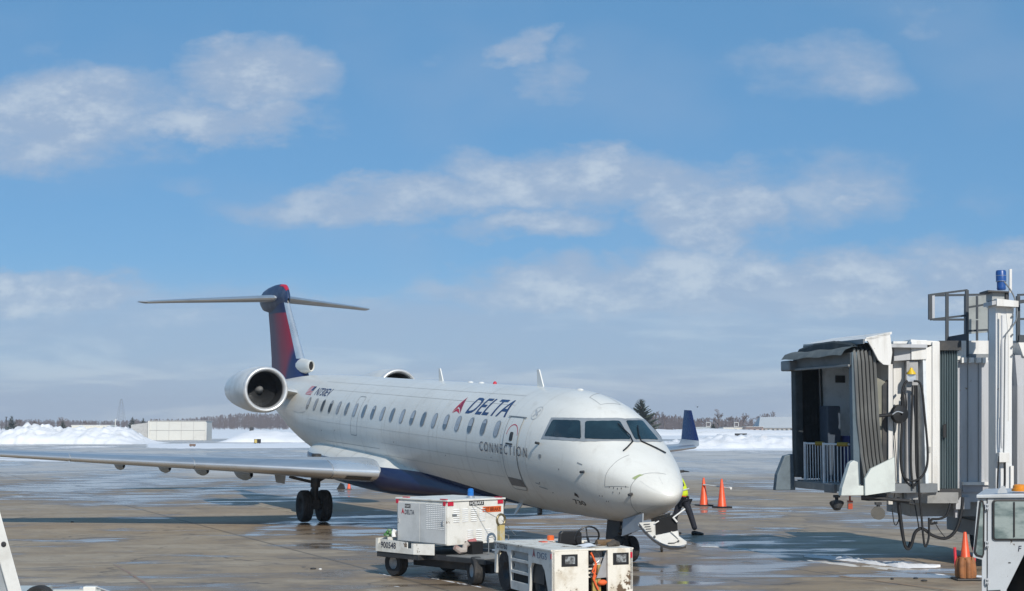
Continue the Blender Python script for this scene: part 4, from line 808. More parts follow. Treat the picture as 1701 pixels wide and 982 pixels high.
cn = cone('safety_cone', (8.23, 28.0, 0), .86, 'foreground orange cone with a brown collar and red wands, beside the white cab')
BRN = mat('brown_collar', (.33, .13, .045), .65, col2=(.22, .09, .035), scale=7)
for k in range(7):
    a = 2 * PI * k / 7 + .3; b = MB(); r_ = .145
    b.grid([[(math.cos(a + t) * (r_ + .045 * math.cos(t * 4.2) * s_), math.sin(a + t) * (r_ + .045 * math.cos(t * 4.2) * s_), z) for t in np.linspace(-.40, .40, 9)] for z, s_ in ((.045, .9), (.10, 1.15), (.22, 1.05), (.34, .75), (.40, .2), (.42, -.4))]); b.build('collar_pocket', BRN, cn, True)
b = MB(); b.lathe([(.15, .04), (.15, .36), (.09, .40)], (0, 0, 0), (0, 0, 1), 20); b.build('collar', BRN, cn, True)
for a in (2.9, .25): b = MB(); b.tube([(.17 * math.cos(a), .17 * math.sin(a), .2), (.185 * math.cos(a), .185 * math.sin(a), .58)], .026, 8); b.build('wand', mat('red_wand', (.75, .05, .07), .35), cn)
# ------------------------------------------------------------------ ground handler bending beside the nose
pr = thing('person', 'person in a yellow safety vest and dark trousers bending behind the aircraft nose', 'person', (4.29, 39.2, 0))
def skin(name, pts, edges, m, parent, sub=2, root=0):
    me = bpy.data.meshes.new(name); me.from_pydata([p[0] for p in pts], edges, []); o = link(bpy.data.objects.new(name, me)); o.parent = parent
    md = o.modifiers.new('Skin', 'SKIN'); md.use_smooth_shade = True
    for i, p in enumerate(pts): r_ = p[1]; me.skin_vertices[0].data[i].radius = r_ if isinstance(r_, tuple) else (r_, r_); me.skin_vertices[0].data[i].use_root = (i == root)
    s_ = o.modifiers.new('Sub', 'SUBSURF'); s_.levels = sub; s_.render_levels = sub
    dg = bpy.context.evaluated_depsgraph_get(); nm = bpy.data.meshes.new_from_object(o.evaluated_get(dg)); o.modifiers.clear(); o.data = nm; nm.materials.clear(); nm.materials.append(m); nm.polygons.foreach_set('use_smooth', [True] * len(nm.polygons)); return o
SKIN = mat('skin', (.45, .26, .18), .5); VEST = mat('hi_vis_vest', (.62, .74, .02), .6, col2=(.5, .62, .02), scale=6); TROU = mat('navy_trousers', (.014, .016, .026), .8); BOOT = mat('black_boot', (.014, .013, .013), .5); JACK = mat('dark_jacket', (.03, .03, .04), .8)
# x: to the right in view, y: away.  hips right of the nose edge, trunk bent to the left
hip = (.10, 0, .86)
body = [((.10, 0, .88), (.15, .12)), ((.08, 0, 1.02), (.16, .13)), ((.02, 0, 1.20), (.17, .14)), ((-.08, 0, 1.38), (.17, .14)), ((-.16, 0, 1.48), .075), ((-.22, 0, 1.55), .065),
        ((-.08, -.19, 1.40), .075), ((-.22, -.26, 1.16), .052), ((-.44, -.24, 1.06), .040), ((-.52, -.23, 1.04), .030), ((-.08, .19, 1.40), .075), ((-.22, .25, 1.16), .052), ((-.44, .20, 1.09), .040), ((-.52, .19, 1.08), .030)]
skin('body', body, [(0, 1), (1, 2), (2, 3), (3, 4), (4, 5), (3, 6), (6, 7), (7, 8), (8, 9), (3, 10), (10, 11), (11, 12), (12, 13)], JACK, pr)
skin('trousers', [((.09, 0, .90), (.15, .13)), ((.13, -.09, .82), .10), ((.26, -.12, .46), .078), ((.36, -.13, .12), .070), ((.0, .10, .80), .10), ((-.13, .10, .45), .075), ((-.17, .10, .10), .065)], [(0, 1), (1, 2), (2, 3), (0, 4), (4, 5), (5, 6)], TROU, pr)
skin('vest', [((.07, 0, .94), (.17, .14)), ((.075, 0, 1.03), (.18, .15)), ((.02, 0, 1.20), (.185, .16)), ((-.075, 0, 1.38), (.18, .17)), ((-.14, 0, 1.46), (.10, .10))], [(0, 1), (1, 2), (2, 3), (3, 4)], VEST, pr)
b = MB(); b.box((.19, -.10, .93), (.05, .09, .12)); b.box((.22, -.10, .84), (.05, .06, .07)); b.build('radio', BLACK, pr, bevel=.01)
b = MB(); b.lathe([(.192, 0), (.194, .03)], (.045, 0, 1.12), (-.25, 0, 1), 20); b.build('reflective_strip', mat('silver_strip', (.6, .62, .6), .35), pr, True)
b = MB(); b.tube([(.02, -.145, .985), (.12, -.13, .98), (.20, 0, .97), (.12, .13, .98)], .018, 6); b.build('orange_trim', ORANGE, pr)
for x, y, dx in ((.37, -.13, .13), (-.17, .10, .05)):
    b = MB(); b.grid([[(x + px, y + w2 * math.cos(2 * PI * j / 12), max(0.0, z0 + h2 * math.sin(2 * PI * j / 12))) for j in range(12)] for px, z0, h2, w2 in ((-.11, .05, .02, .02), (-.10, .05, .05, .045), (-.03, .055, .06, .05), (.06, .045, .045, .052), (.15, .035, .035, .048), (.20, .03, .02, .025))], True); b.build('boot', BOOT, pr, True)
HX, HZ = .22, .045
hd = MB(); hd.sphere((-.50 + HX, 0, 1.60 + HZ), (.095, .078, .12), 20, 14); hd.sphere((-.60 + HX, 0, 1.585 + HZ), (.02, .014, .022), 8, 6)
for s_ in (-1, 1): hd.sphere((-.575 + HX, .03 * s_, 1.61 + HZ), .012, 8, 6); hd.sphere((-.49 + HX, .08 * s_, 1.595 + HZ), (.02, .012, .03), 8, 6)
hd.sphere((-.575 + HX, 0, 1.545 + HZ), (.012, .024, .007), 8, 6); hd.build('head', SKIN, pr, True)
b = MB(); b.sphere((-.49 + HX, 0, 1.635 + HZ), (.105, .09, .10), 16, 10); b.build('knit_cap', JACK, pr, True)
for (x, y, z) in ((-.52, -.23, 1.04), (-.52, .19, 1.08)):
    b = MB(); b.sphere((x - .03, y, z - .04), (.035, .025, .05), 10, 8)
    for k in range(4): b.tube([(x - .045 + .005 * k, y - .022 + .015 * k, z - .07), (x - .065, y - .022 + .015 * k, z - .11 - .008 * (k % 3)), (x - .055, y - .02 + .014 * k, z - .145 - .01 * (k % 2))], [.010, .009, .007], 6)
    b.tube([(x - .005, y - .02, z - .03), (x - .015, y - .045, z - .075), (x - .03, y - .05, z - .10)], [.011, .010, .008], 6); b.build('hand', SKIN, pr, True)
# ------------------------------------------------------------------ passenger boarding bridge
JB = thing('jet_bridge', 'white passenger boarding bridge with its open cab facing the aircraft', 'jet bridge', (0, 0, 0))
F_ = 2535.5; _c, _s = math.cos(R(4.78)), math.sin(R(4.78))
def D(u, v, y):                       # the point of the place seen along a line of sight at distance y
    a, b_ = (u - 850.5) / F_, (491 - v) / F_; d = Vector((a, _c - b_ * _s, _s + b_ * _c)); k = y / d.y; return Vector((d.x * k, y, 2.83 + d.z * k))
def xz(u, v, y): p = D(u, v, y); return (p.x, p.z)
KB = 1.09                             # the bridge stands this much farther out than first judged
def DB(u, v, y): return D(u, v, y * KB)
def xzb(u, v, y): p = DB(u, v, y); return (p.x, p.z)
BW = mat('bridge_white', (.74, .73, .70), .45, col2=(.60, .58, .54), scale=2.4, streak=(2.5, 1, .22), chips=((.34, .25, .17), 6, .735)); BG = mat('bridge_grey', (.46, .47, .49), .5, col2=(.37, .375, .38), scale=2.2, streak=(2.5, 1, .18), chips=((.28, .21, .16), 7, .745))
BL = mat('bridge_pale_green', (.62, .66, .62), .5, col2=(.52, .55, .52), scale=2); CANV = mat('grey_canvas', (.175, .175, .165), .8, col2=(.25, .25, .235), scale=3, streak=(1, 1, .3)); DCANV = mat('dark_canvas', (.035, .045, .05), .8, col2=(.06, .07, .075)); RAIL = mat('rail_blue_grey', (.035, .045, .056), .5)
FZ = 1.74; TZ = 4.2
E_ = Vector((-.26, .965, 0)); I_ = Vector((.965, .26, 0)); P0 = Vector((6.16, 27.5, 0))    # right front corner of the opening; E_ along the opening, I_ into the cab
OW = 2.35
def cb_(a, i, z): p = P0 + E_ * a + I_ * i; return Vector((p.x * KB, p.y * KB, 2.83 + (z - 2.83) * KB))
def cbox(mb_, a0, a1, i0, i1, z0, z1):
    P = [cb_(a, i, z) for z in (z0, z1) for (a, i) in ((a0, i0), (a1, i0), (a1, i1), (a0, i1))]
    return mb_.add(P, [(3, 2, 1, 0), (4, 5, 6, 7), (0, 1, 5, 4), (1, 2, 6, 5), (2, 3, 7, 6), (3, 0, 4, 7)])
b = MB(); cbox(b, -.05, OW, -.02, 1.6, FZ - .16, FZ); b.build('cab_floor', MGREY, JB)
b = MB(); cbox(b, .02, 1.25, 1.40, 1.46, FZ, 4.2); b.build('back_wall', mat('cab_inner_wall', (.72, .76, .78), .5), JB)
b = MB(); cbox(b, 1.25, OW, 1.5, 1.56, FZ, 4.2); b.build('back_wall', DCANV, JB)
b = MB(); cbox(b, OW - .04, OW, .45, 1.5, FZ, 4.2); b.build('far_wall', mat('cab_inner_wall', (.72, .76, .78), .5), JB)
b = MB(); cbox(b, -.06, OW + .02, .40, 1.45, 4.20, 4.26); b.build('cab_ceiling', BG, JB)
b = MB(); cbox(b, 1.75, 2.1, .34, .62, FZ, FZ + 1.42); b.build('control_console', mat('console_blue_grey', (.05, .07, .10), .5), JB, bevel=.03)
b = MB(); cbox(b, OW - .07, OW - .045, .80, 1.0, 3.62, 3.76); b.build('sign_bracket', DARK, JB)
# accordion canopy: pleats down the near side, over the top and down the far side
def pleats(name, prof, depth=.46, n=6, m=CANV):
    mb_ = MB(); rows = []
    for k in range(4 * n + 1):                # each fold: a rounded outer face and a deep narrow crease
        i = depth * (k // 4 + (0, .16, .5, .84)[k % 4]) / n - .02; o_ = (-.12, .05, .085, .05)[k % 4]
        rows.append([cb_(a + na * o_, i + ii, z + nz * o_) for (a, z, na, nz, ii) in prof])
    mb_.grid(rows); return mb_.build(name, m, JB)
pleats('canopy_side', [(-.03, FZ + .02, -1, 0, .14), (-.02, FZ + .5, -1, 0, .07), (-.05, 2.9, -1, 0, .0), (-.03, TZ - .25, -1, 0, -.03), (.0, TZ - .10, -.8, .5, -.03)])
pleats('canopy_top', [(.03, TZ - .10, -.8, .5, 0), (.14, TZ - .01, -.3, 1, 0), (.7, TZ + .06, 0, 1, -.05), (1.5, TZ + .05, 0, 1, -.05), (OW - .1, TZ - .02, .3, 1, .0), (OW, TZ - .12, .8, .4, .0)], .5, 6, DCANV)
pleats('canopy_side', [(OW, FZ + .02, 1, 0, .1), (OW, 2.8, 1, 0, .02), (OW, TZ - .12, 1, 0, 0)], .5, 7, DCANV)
b = MB(); cbox(b, -.02, OW, -.08, -.03, TZ - .34, TZ - .10); b.build('canopy_header', mat('header_grey', (.15, .165, .17), .6), JB, bevel=.02)
b = MB(); cbox(b, -.02, OW, -.13, -.085, TZ - .36, TZ - .315); b.build('canopy_roll', mat('roll_grey', (.24, .25, .25), .6), JB, bevel=.015)
b = MB(); rows = []
for k in range(15):
    a = -.05 + (OW + .15) * k / 14; rows.append([cb_(a, i, TZ - .05 + .012 * math.sin(k * 1.1 + i * 3) + dz) for i, dz in ((-.28, -.10), (-.2, .0), (-.06, .05), (.1, .06))])
b.grid(rows); b.build('canopy_flap', mat('flap_canvas', (.105, .12, .12), .75, col2=(.15, .165, .16)), JB, True)
b = MB(); cbox(b, -.05, .06, -.07, .05, FZ, TZ - .1); b.build('canopy_post', mat('post_blue_grey', (.10, .14, .17), .5), JB)
b = MB(); cbox(b, OW - .14, OW + .06, -.10, .06, FZ + .05, TZ - .3); b.build('canopy_post', DCANV, JB, bevel=.03)
b = MB(); cbox(b, OW - .18, OW + .22, -.24, .02, TZ - .36, TZ - .16); b.build('canopy_bumper', MGREY, JB, bevel=.03)
# white hood over the canopy
hd_ = MB(); rows = []
for a in (-.14, OW + .0):
    pass
hp = [(.12, 4.20), (.12, 4.13), (.66, 4.13), (.66, 4.43), (.60, 4.445)]
q0 = [cb_(-.20, i, z) for i, z in ((.14, 4.36), (.28, 4.14), (.38, 3.96), (.48, 3.88), (.62, 3.87), (.66, 4.1), (.62, 4.465))]
b = MB(); n = len(q0); b.add(q0 + [p + E_ * .04 for p in q0], [tuple(range(n)), tuple(range(n, 2 * n))[::-1]] + [(i, (i + 1) % n, n + (i + 1) % n, n + i) for i in range(n)]); b.build('hood_cheek', BW, JB)
b = MB(); P = [cb_(-.20, .12, 4.335), cb_(OW - .1, .10, 4.36), cb_(OW - .1, .75, 4.49), cb_(-.20, .66, 4.475)]; b.add(P + [p + Vector((0, 0, -.05)) for p in P], [(0, 1, 2, 3), (7, 6, 5, 4), (0, 4, 5, 1), (1, 5, 6, 2), (2, 6, 7, 3), (3, 7, 4, 0)]); b.build('hood_roof', BW, JB)
b = MB(); cbox(b, -.18, OW - .1, .095, .12, 4.25, 4.335); b.build('hood_fascia', MGREY, JB)
# side bumper and threshold
b = MB(); P = [(-.38, FZ - .19), (-.36, FZ - .06), (-.20, FZ + .38), (-.12, FZ + .43), (-.04, FZ + .40), (-.03, FZ - .02), (.06, FZ - .02), (.06, FZ - .19)]
def ip(poly, a0, th): return [cb_(a0, i, z) for i, z in poly], [cb_(a0 + th, i, z) for i, z in poly]
def iprism(mb_, poly, a0, th):
    A, B2 = ip(poly, a0, th); n = len(A); return mb_.add(A + B2, [tuple(range(n)), tuple(range(n, 2 * n))[::-1]] + [(i, (i + 1) % n, n + (i + 1) % n, n + i) for i in range(n)])
iprism(b, P, -.16, .12); b.build('side_bumper', BL, JB, bevel=.012)
b = MB(); iprism(b, [(.07, FZ - .19), (.07, FZ + .10), (.19, FZ + .28), (.66, FZ + .48), (.66, FZ - .12)], -.20, .05); b.build('side_skirt', BL, JB)
b = MB(); iprism(b, [(-.48, FZ - .2), (-.44, FZ + .1), (-.28, FZ + .46), (-.1, FZ + .50), (-.06, FZ - .2)], OW, .14); b.build('side_bumper', mat('bumper_blue_grey', (.13, .17, .20), .6), JB, bevel=.02)
b = MB(); cbox(b, -.05, OW, -.10, .06, FZ - .15, FZ - .02); b.build('threshold', mat('threshold_grey', (.24, .24, .23), .5, col2=(.33, .32, .30)), JB, bevel=.01)
b = MB(); cbox(b, .55, .95, -.16, -.10, FZ - .18, FZ - .02); b.build('sensor_box', MGREY, JB, bevel=.01)
b = MB(); b.tube([cb_(.0, .1, FZ - .22), cb_(-.12, 1.0, FZ - .30)], .03, 6); b.tube([cb_(.1, .5, FZ - .26), cb_(-.1, 1.1, FZ - .36)], .02, 6); cbox(b, .0, .3, .25, .6, FZ - .30, FZ - .17); b.build('under_pipes', DARK, JB)
# folding safety gates in the mouth of the cab
GW = mat('gate_white', (.72, .73, .74), .4)
def gate(a0, i0, a1, i1):
    b_ = MB(); p, q_ = cb_(a0, i0, 0), cb_(a1, i1, 0); z0, z1 = FZ + .12, FZ + .92
    b_.tube([p + Vector((0, 0, FZ)), p + Vector((0, 0, z1 + .03))], .032, 8); b_.tube([p + Vector((0, 0, z1)), q_ + Vector((0, 0, z1))], .022, 8); b_.tube([p + Vector((0, 0, z0)), q_ + Vector((0, 0, z0))], .022, 8)
    g_ = b_.build('safety_gate', GW, JB, True)
    for k in range(1, 8): w = p.lerp(q_, k / 7.5); c_ = MB(); c_.tube([w + Vector((0, 0, z0)), w + Vector((0, 0, z1))], .011, 6); c_.build('gate_bar', GW, g_)
    c_ = MB(); m0 = p.lerp(q_, .55); c_.tube([m0 + Vector((0, 0, z1)), p.lerp(q_, .95) + Vector((0, 0, z1))], .045, 8); c_.build('yellow_foam', mat('yellow_foam', (.36, .24, .03), .7), g_)
gate(2.15, .05, 1.85, .32); gate(1.15, -.05, .65, .22)
b = MB(); cbox(b, 1.5, 2.25, .66, .70, FZ, FZ + .85); b.build('blue_barrier', mat('deep_blue_panel', (.015, .03, .14), .5), JB)
b = MB(); b.tube([cb_(1.0, .25, FZ), cb_(.6, .6, FZ + .6)], .03, 6); b.build('floor_strut', mat('brown_strut', (.10, .08, .06), .6), JB)
# near side of the cab behind the canopy
def yprism(poly, y, th, name, m, bevel=0.):
    b_ = MB(); b_.prism([xzb(u, v, y) for u, v in poly], (0, y * KB, 0), (1, 0, 0), (0, 0, 1), (0, th * KB, 0)); return b_.build(name, m, JB, bevel=bevel)
yprism([(1452, 625), (1482, 640), (1482, 770), (1440, 778)], 27.95, .03, 'canopy_inner_panel', mat('olive_canvas', (.22, .22, .18), .7, col2=(.28, .27, .22)))
yprism([(1476, 605), (1483, 605), (1483, 838), (1476, 838)], 27.86, .12, 'white_mast', BW)
yprism([(1466, 640), (1476, 630), (1476, 775), (1466, 775)], 27.92, .1, 'dark_upright', DARK)
yprism([(1484, 600), (1560, 570), (1560, 815), (1484, 832)], 28.10, 1.9, 'cab_side_wall', BW)
yprism([(1549, 568), (1561, 568), (1561, 815), (1549, 815)], 28.07, .3, 'wall_corner_post', BW)
yprism([(1485, 574), (1514, 573), (1514, 598), (1485, 600)], 27.9, .22, 'junction_box', BG, .01); yprism([(1514, 568), (1527, 565), (1540, 565), (1540, 597), (1514, 598)], 27.86, .25, 'junction_box', BW, .01)
yprism([(1513, 564), (1560, 567), (1560, 573), (1513, 573)], 28.12, .8, 'roof_edge', BW)
yprism([(1484, 567), (1512, 567), (1512, 571), (1484, 571)], 28.3, 1.4, 'roof_edge', BW)
yprism([(1506, 600), (1525, 600), (1525, 830), (1506, 830)], 27.93, .15, 'cable_mast', mat('mast_grey', (.36, .36, .36), .5, .3))
YEL = mat('yellow_plastic', (.75, .50, .02), .45)
b = MB(); p = DB(1514, 622, 27.8); b.lathe([(.09, 0), (.085, .03), (.03, .10), (.025, .13), (0, .135)], p, (0, 0, 1), 12); b.build('yellow_cap', YEL, JB, True)
yprism([(1507, 622), (1521, 622), (1521, 634), (1507, 634)], 27.78, .08, 'cable_clamp', SILV)
def cable(pts, y, r, name='cable', m=BLACK, dy=0.):
    P = [DB(u, v, y + dy * k) for k, (u, v) in enumerate(pts)]
    C_ = []
    for i in range(len(P) - 1):
        p0, p1, p2, p3 = P[max(i - 1, 0)], P[i], P[i + 1], P[min(i + 2, len(P) - 1)]
        for k in range(5): t = k / 5; C_.append(.5 * ((2 * p1) + (p2 - p0) * t + (2 * p0 - 5 * p1 + 4 * p2 - p3) * t * t + (3 * p1 - p0 - 3 * p2 + p3) * t ** 3))
    b_ = MB(); b_.tube(C_ + [P[-1]], r, 8); return b_.build(name, m, JB, True)
cable([(1507, 632), (1499, 648), (1498, 700), (1496, 760), (1500, 790), (1512, 806), (1524, 800), (1522, 770), (1520, 640)], 27.72, .023)
cable([(1518, 633), (1530, 640), (1536, 690), (1541, 750), (1538, 780), (1526, 796), (1510, 798), (1499, 785), (1497, 745), (1500, 650)], 27.66, .023)
cable([(1523, 640), (1524, 720), (1526, 800), (1530, 850), (1535, 902), (1539, 906), (1543, 890), (1543, 860)], 27.70, .021)
cable([(1516, 640), (1513, 760), (1517, 812)], 27.68, .021)
cable([(1492, 826), (1497, 868), (1502, 902), (1508, 912), (1514, 905), (1520, 885), (1532, 878), (1550, 890), (1572, 894), (1588, 880), (1597, 850), (1599, 826)], 27.74, .032)
cable([(1490, 828), (1494, 860), (1500, 896), (1507, 910), (1512, 900)], 27.80, .022)
cable([(1557, 868), (1546, 870), (1548, 863), (1560, 862), (1572, 856), (1579, 836)], 27.8, .024); cable([(1518, 830), (1524, 862), (1527, 882)], 27.85, .012); cable([(1552, 866), (1560, 880), (1571, 894)], 27.72, .008); cable([(1482, 845), (1485, 868), (1489, 872), (1493, 862), (1493, 848)], 27.82, .010)
cable([(1425, 700), (1452, 692), (1482, 689)], 27.60, .035); cable([(1482, 689), (1490, 684), (1500, 686)], 27.60, .014, m=SILV); cable([(1482, 840), (1490, 790), (1484, 700)], 28.05, .008)
b = MB(); b.lathe([(.02, -.07), (.17, -.07), (.19, -.02), (.17, .05), (.02, .07)], DB(1494, 688, 27.68), (.3, -1, 0), 20); b.build('cable_reel', BLACK, JB, True)
b = MB(); b.sphere(DB(1502, 672, 27.78), (.06, .07, .24), 12, 10); b.build('cable_bundle', BLACK, JB, True)
# rotunda shutter of narrow upright slats
b = MB(); rows = []; y0 = 28.35
for k in range(46):
    u = 1561 + 30 * k / 45; rows.append([DB(u, v, y0 + .045 * (1 if (k // 3) % 2 else -1) * (.6 if k % 3 == 1 else .3)) for v in (575, 650, 740, 818)])
b.grid(rows); b.build('rotunda_shutter', mat('galvanised_shutter', (.26, .33, .35), .35, .55, col2=(.36, .42, .44), scale=1.3, streak=(4, 1, .25)), JB)
yprism([(1560, 566), (1597, 566), (1597, 582), (1560, 582)], 28.25, .5, 'shutter_head', DARK); yprism([(1560, 812), (1597, 812), (1597, 826), (1560, 826)], 28.22, .6, 'shutter_foot', DARK)
yprism([(1567, 706), (1572, 704), (1572, 727), (1567, 727)], 28.27, .04, 'shutter_latch', BLACK)
# tunnel
yprism([(1590, 598), (1720, 598), (1720, 834), (1590, 834)], 28.45, 2.3, 'tunnel_wall', BG)
yprism([(1594, 566), (1720, 566), (1720, 590), (1594, 590)], 28.75, 2.0, 'tunnel_roof', BW); yprism([(1597, 588), (1720, 588), (1720, 597), (1597, 597)], 28.62, .6, 'roof_gutter', MGREY); yprism([(1589, 566), (1605, 566), (1605, 595), (1598, 598), (1589, 598)], 28.42, .3, 'wall_end_frame', BW)
for u in (1607, 1625): yprism([(u, 604), (u + 1.3, 604), (u + 1.3, 800), (u, 800)], 28.435, .02, 'wall_seam', MGREY)
for u in (1501, 1531): yprism([(u, 602), (u + 1.2, 602), (u + 1.2, 826), (u, 826)], 28.085, .02, 'wall_seam', BG)
yprism([(1534, 742), (1546, 742), (1546, 752), (1534, 752)], 28.083, .02, 'warning_plate', mat('plate_grey', (.40, .40, .38), .5))
for u in (1598, 1610, 1622, 1633): yprism([(u, 594), (u + 8, 594), (u + 8, 602), (u, 603)], 28.32, .14, 'roof_bracket', BW)
yprism([(1587, 640), (1591, 640), (1591, 860), (1587, 860)], 28.4, .1, 'wall_edge_trim', mat('trim_lilac_grey', (.5, .5, .53), .5))
yprism([(1600, 801), (1645, 801), (1645, 806), (1600, 806)], 28.36, .1, 'wall_ledge', BW)
yprism([(1600, 806), (1645, 806), (1645, 818), (1600, 818)], 28.41, .06, 'wall_recess', mat('recess_grey', (.36, .37, .40), .5))
yprism([(1690, 640), (1725, 640), (1725, 850), (1690, 850)], 28.1, .3, 'outer_tunnel_wall', BG)
yprism([(1686, 590), (1725, 590), (1725, 640), (1690, 640)], 28.2, 2.3, 'outer_tunnel_head', BG); yprism([(1692, 569), (1730, 569), (1730, 592), (1700, 592)], 28.15, 2.4, 'outer_tunnel_roof', BW)
yprism([(1507, 818), (1592, 818), (1592, 836), (1507, 836)], 28.2, 1.6, 'tunnel_underside', mat('under_grey', (.30, .30, .29), .6)); yprism([(1512, 836), (1630, 832), (1640, 858), (1512, 858)], 28.6, 1.8, 'underfloor_box', mat('underfloor_box_grey', (.24, .245, .24), .5), .01)
yprism([(1588, 826), (1612, 826), (1612, 846), (1588, 846)], 28.3, .2, 'underfloor_bracket', BG)
yprism([(1502, 805), (1508, 805), (1508, 836), (1502, 836)], 27.95, .2, 'mast_foot', MGREY)
# lamps below the cab
def lamp(u, v, nm, m1, aim):
    l_ = MB(); p = DB(u, v, 27.6); l_.tube([p + Vector((0, 0, .16)), p + Vector((0, 0, .05))], .035, 8); l_.box(p + Vector((0, 0, .17)), (.12, .1, .05)); o_ = l_.build('lamp_mount', DARK, JB)
    c_ = MB(); c_.lathe([(0, -.11), (.07, -.09), (.135, .02), (.14, .05), (.125, .05), (.0, .03)], p, aim, 18); c_.build(nm, m1, o_, True)
lamp(1390, 839, 'spot_lamp', DARK, (.05, .4, .9)); lamp(1459, 851, 'spot_lamp', mat('lamp_reflector', (.36, .36, .34), .25, .5), (-.35, -.8, -.4))
b = MB(); p = DB(1412, 841, 27.6); b.box(p, (.085, .085, .11)); b.box(p + Vector((0, 0, .09)), (.1, .1, .04)); b.tube([p + Vector((0, 0, .1)), p + Vector((0, 0, .2))], .02, 6); b.build('red_lamp', mat('red_lamp_plastic', (.42, .07, .03), .35), JB)
# lift column
yprism([(1654, 505), (1681, 505), (1681, 900), (1654, 900)], 27.35, .42, 'lift_column', mat('column_white', (.70, .71, .71), .45, col2=(.6, .61, .62), scale=2, streak=(1, 1, .2)), .008)
yprism([(1657, 520), (1662, 520), (1662, 690), (1657, 700)], 27.335, .02, 'column_rail', BW); yprism([(1671, 512), (1684, 512), (1679, 690), (1675, 700), (1675, 560)], 27.34, .015, 'column_rail', BW)
yprism([(1648, 500), (1658, 499), (1658, 505), (1648, 507)], 27.2, .5, 'column_cap', BG); yprism([(1656, 496), (1692, 500), (1692, 510), (1656, 508)], 27.18, .6, 'column_cap', BW)
yprism([(1648, 484), (1672, 484), (1672, 498), (1648, 499)], 27.35, .35, 'gear_box', mat('gearbox_grey', (.34, .36, .36), .5)); yprism([(1641, 482), (1676, 484), (1676, 486), (1641, 485)], 27.25, .5, 'gearbox_plate', DARK); yprism([(1671, 484), (1676, 484), (1676, 502), (1671, 502)], 27.3, .2, 'gearbox_side', DARK)
BLU = mat('motor_blue', (.02, .085, .30), .35); b = MB(); p = DB(1663.5, 482, 27.5); b.lathe([(.075, 0), (.09, .03), (.085, .06), (.085, .16), (.10, .165), (.10, .36), (.085, .39), (0, .395)], p, (0, 0, 1), 20, True); mo = b.build('lift_motor', BLU, JB, True, angle=40)
b = MB(); b.lathe([(.0915, .168), (.1035, .17), (.1035, .178), (.0915, .18)], p, (0, 0, 1), 20); b.lathe([(.1015, .28), (.1035, .282), (.1035, .287), (.1015, .289)], p, (0, 0, 1), 20); b.build('motor_band', SILV, mo)
yprism([(1677, 447), (1681, 447), (1681, 486), (1677, 486)], 27.5, .05, 'antenna_pole', BW)
cable([(1668, 468), (1676, 478), (1684, 492), (1689, 510), (1688, 532), (1677, 548), (1670, 560), (1669, 600), (1668, 690), (1667, 760)], 27.22, .014, m=MGREY); cable([(1664, 524), (1664, 620), (1663, 720), (1664, 745)], 27.24, .016, m=BG); cable([(1660, 758), (1658, 780), (1657, 815), (1662, 818)], 27.2, .016); cable([(1669, 768), (1669, 800), (1668, 812)], 27.2, .022)
yprism([(1660, 752), (1677, 752), (1677, 768), (1660, 768)], 27.18, .16, 'conduit_box', BW, .008); yprism([(1679, 774), (1684, 774), (1684, 820), (1679, 820)], 27.3, .06, 'conduit', BW)
for v in (525, 540, 556, 576, 590): b = MB(); b.sphere(DB(1682, v, 27.30), .022, 8, 6); b.build('bolt_head', MGREY, JB)
b = MB(); b.bb((9.4, 29.9, .55), (10.2, 33.3, .85)); b.bb((9.55, 30.0, .3), (10.1, 30.4, .9)); b.build('wheel_bogie', MGREY, JB)
for y in (30.1, 33.1): wheel(JB, (10.1, y, .45), (1, 0, 0), .45, .32, .5)
b = MB(); b.bb((9.75, 33.5, .5), (10.15, 33.9, 4.2)); b.build('lift_column', BW, JB)
# roof railing with a grey screen
def rail(pts, y, w=.04, name='guard_rail', m=RAIL):
    b_ = MB(); P = [DB(u, v, y) for u, v in pts]
    for p, q_ in zip(P, P[1:]): b_.bar(p, q_, w)
    return b_.build(name, m, JB)
yr = 28.6
rail([(1545, 490), (1607, 482)], yr); rail([(1545, 531), (1606, 524)], yr); rail([(1545, 489), (1545, 531)], yr, .07); rail([(1573, 487), (1573, 567)], yr, .06); rail([(1606, 482), (1606, 592)], yr, .065)
rail([(1607, 511), (1642, 505)], yr); rail([(1606, 550), (1642, 548)], yr); rail([(1623, 492), (1623, 530)], yr + .5); rail([(1623, 532), (1623, 568)], yr + .5)
rail([(1545, 491), (1607, 490), (1650, 489)], yr + 2.0, .045); rail([(1550, 531), (1642, 531)], yr + 2.0, .045); rail([(1550, 490), (1550, 531)], yr + 2.0, .06, m=BG); rail([(1604, 490), (1604, 556)], yr + 2.0, .06)
rail([(1576, 565), (1605, 560)], yr + .02, .14, 'toe_board', mat('toe_board_dark', (.06, .07, .085), .6))
rail([(1643, 492), (1643, 570)], yr + .3); rail([(1690, 490), (1720, 489)], yr); rail([(1688, 502), (1720, 499)], yr - .2, .07); rail([(1690, 530), (1720, 530)], yr); rail([(1691, 492), (1691, 566)], yr, .07); rail([(1691, 563), (1720, 565)], yr, .16)
yprism([(1607, 493), (1642, 490), (1642, 552), (1607, 555)], yr + .9, .03, 'screen_panel', mat('screen_grey', (.30, .32, .31), .6, fine=.03))
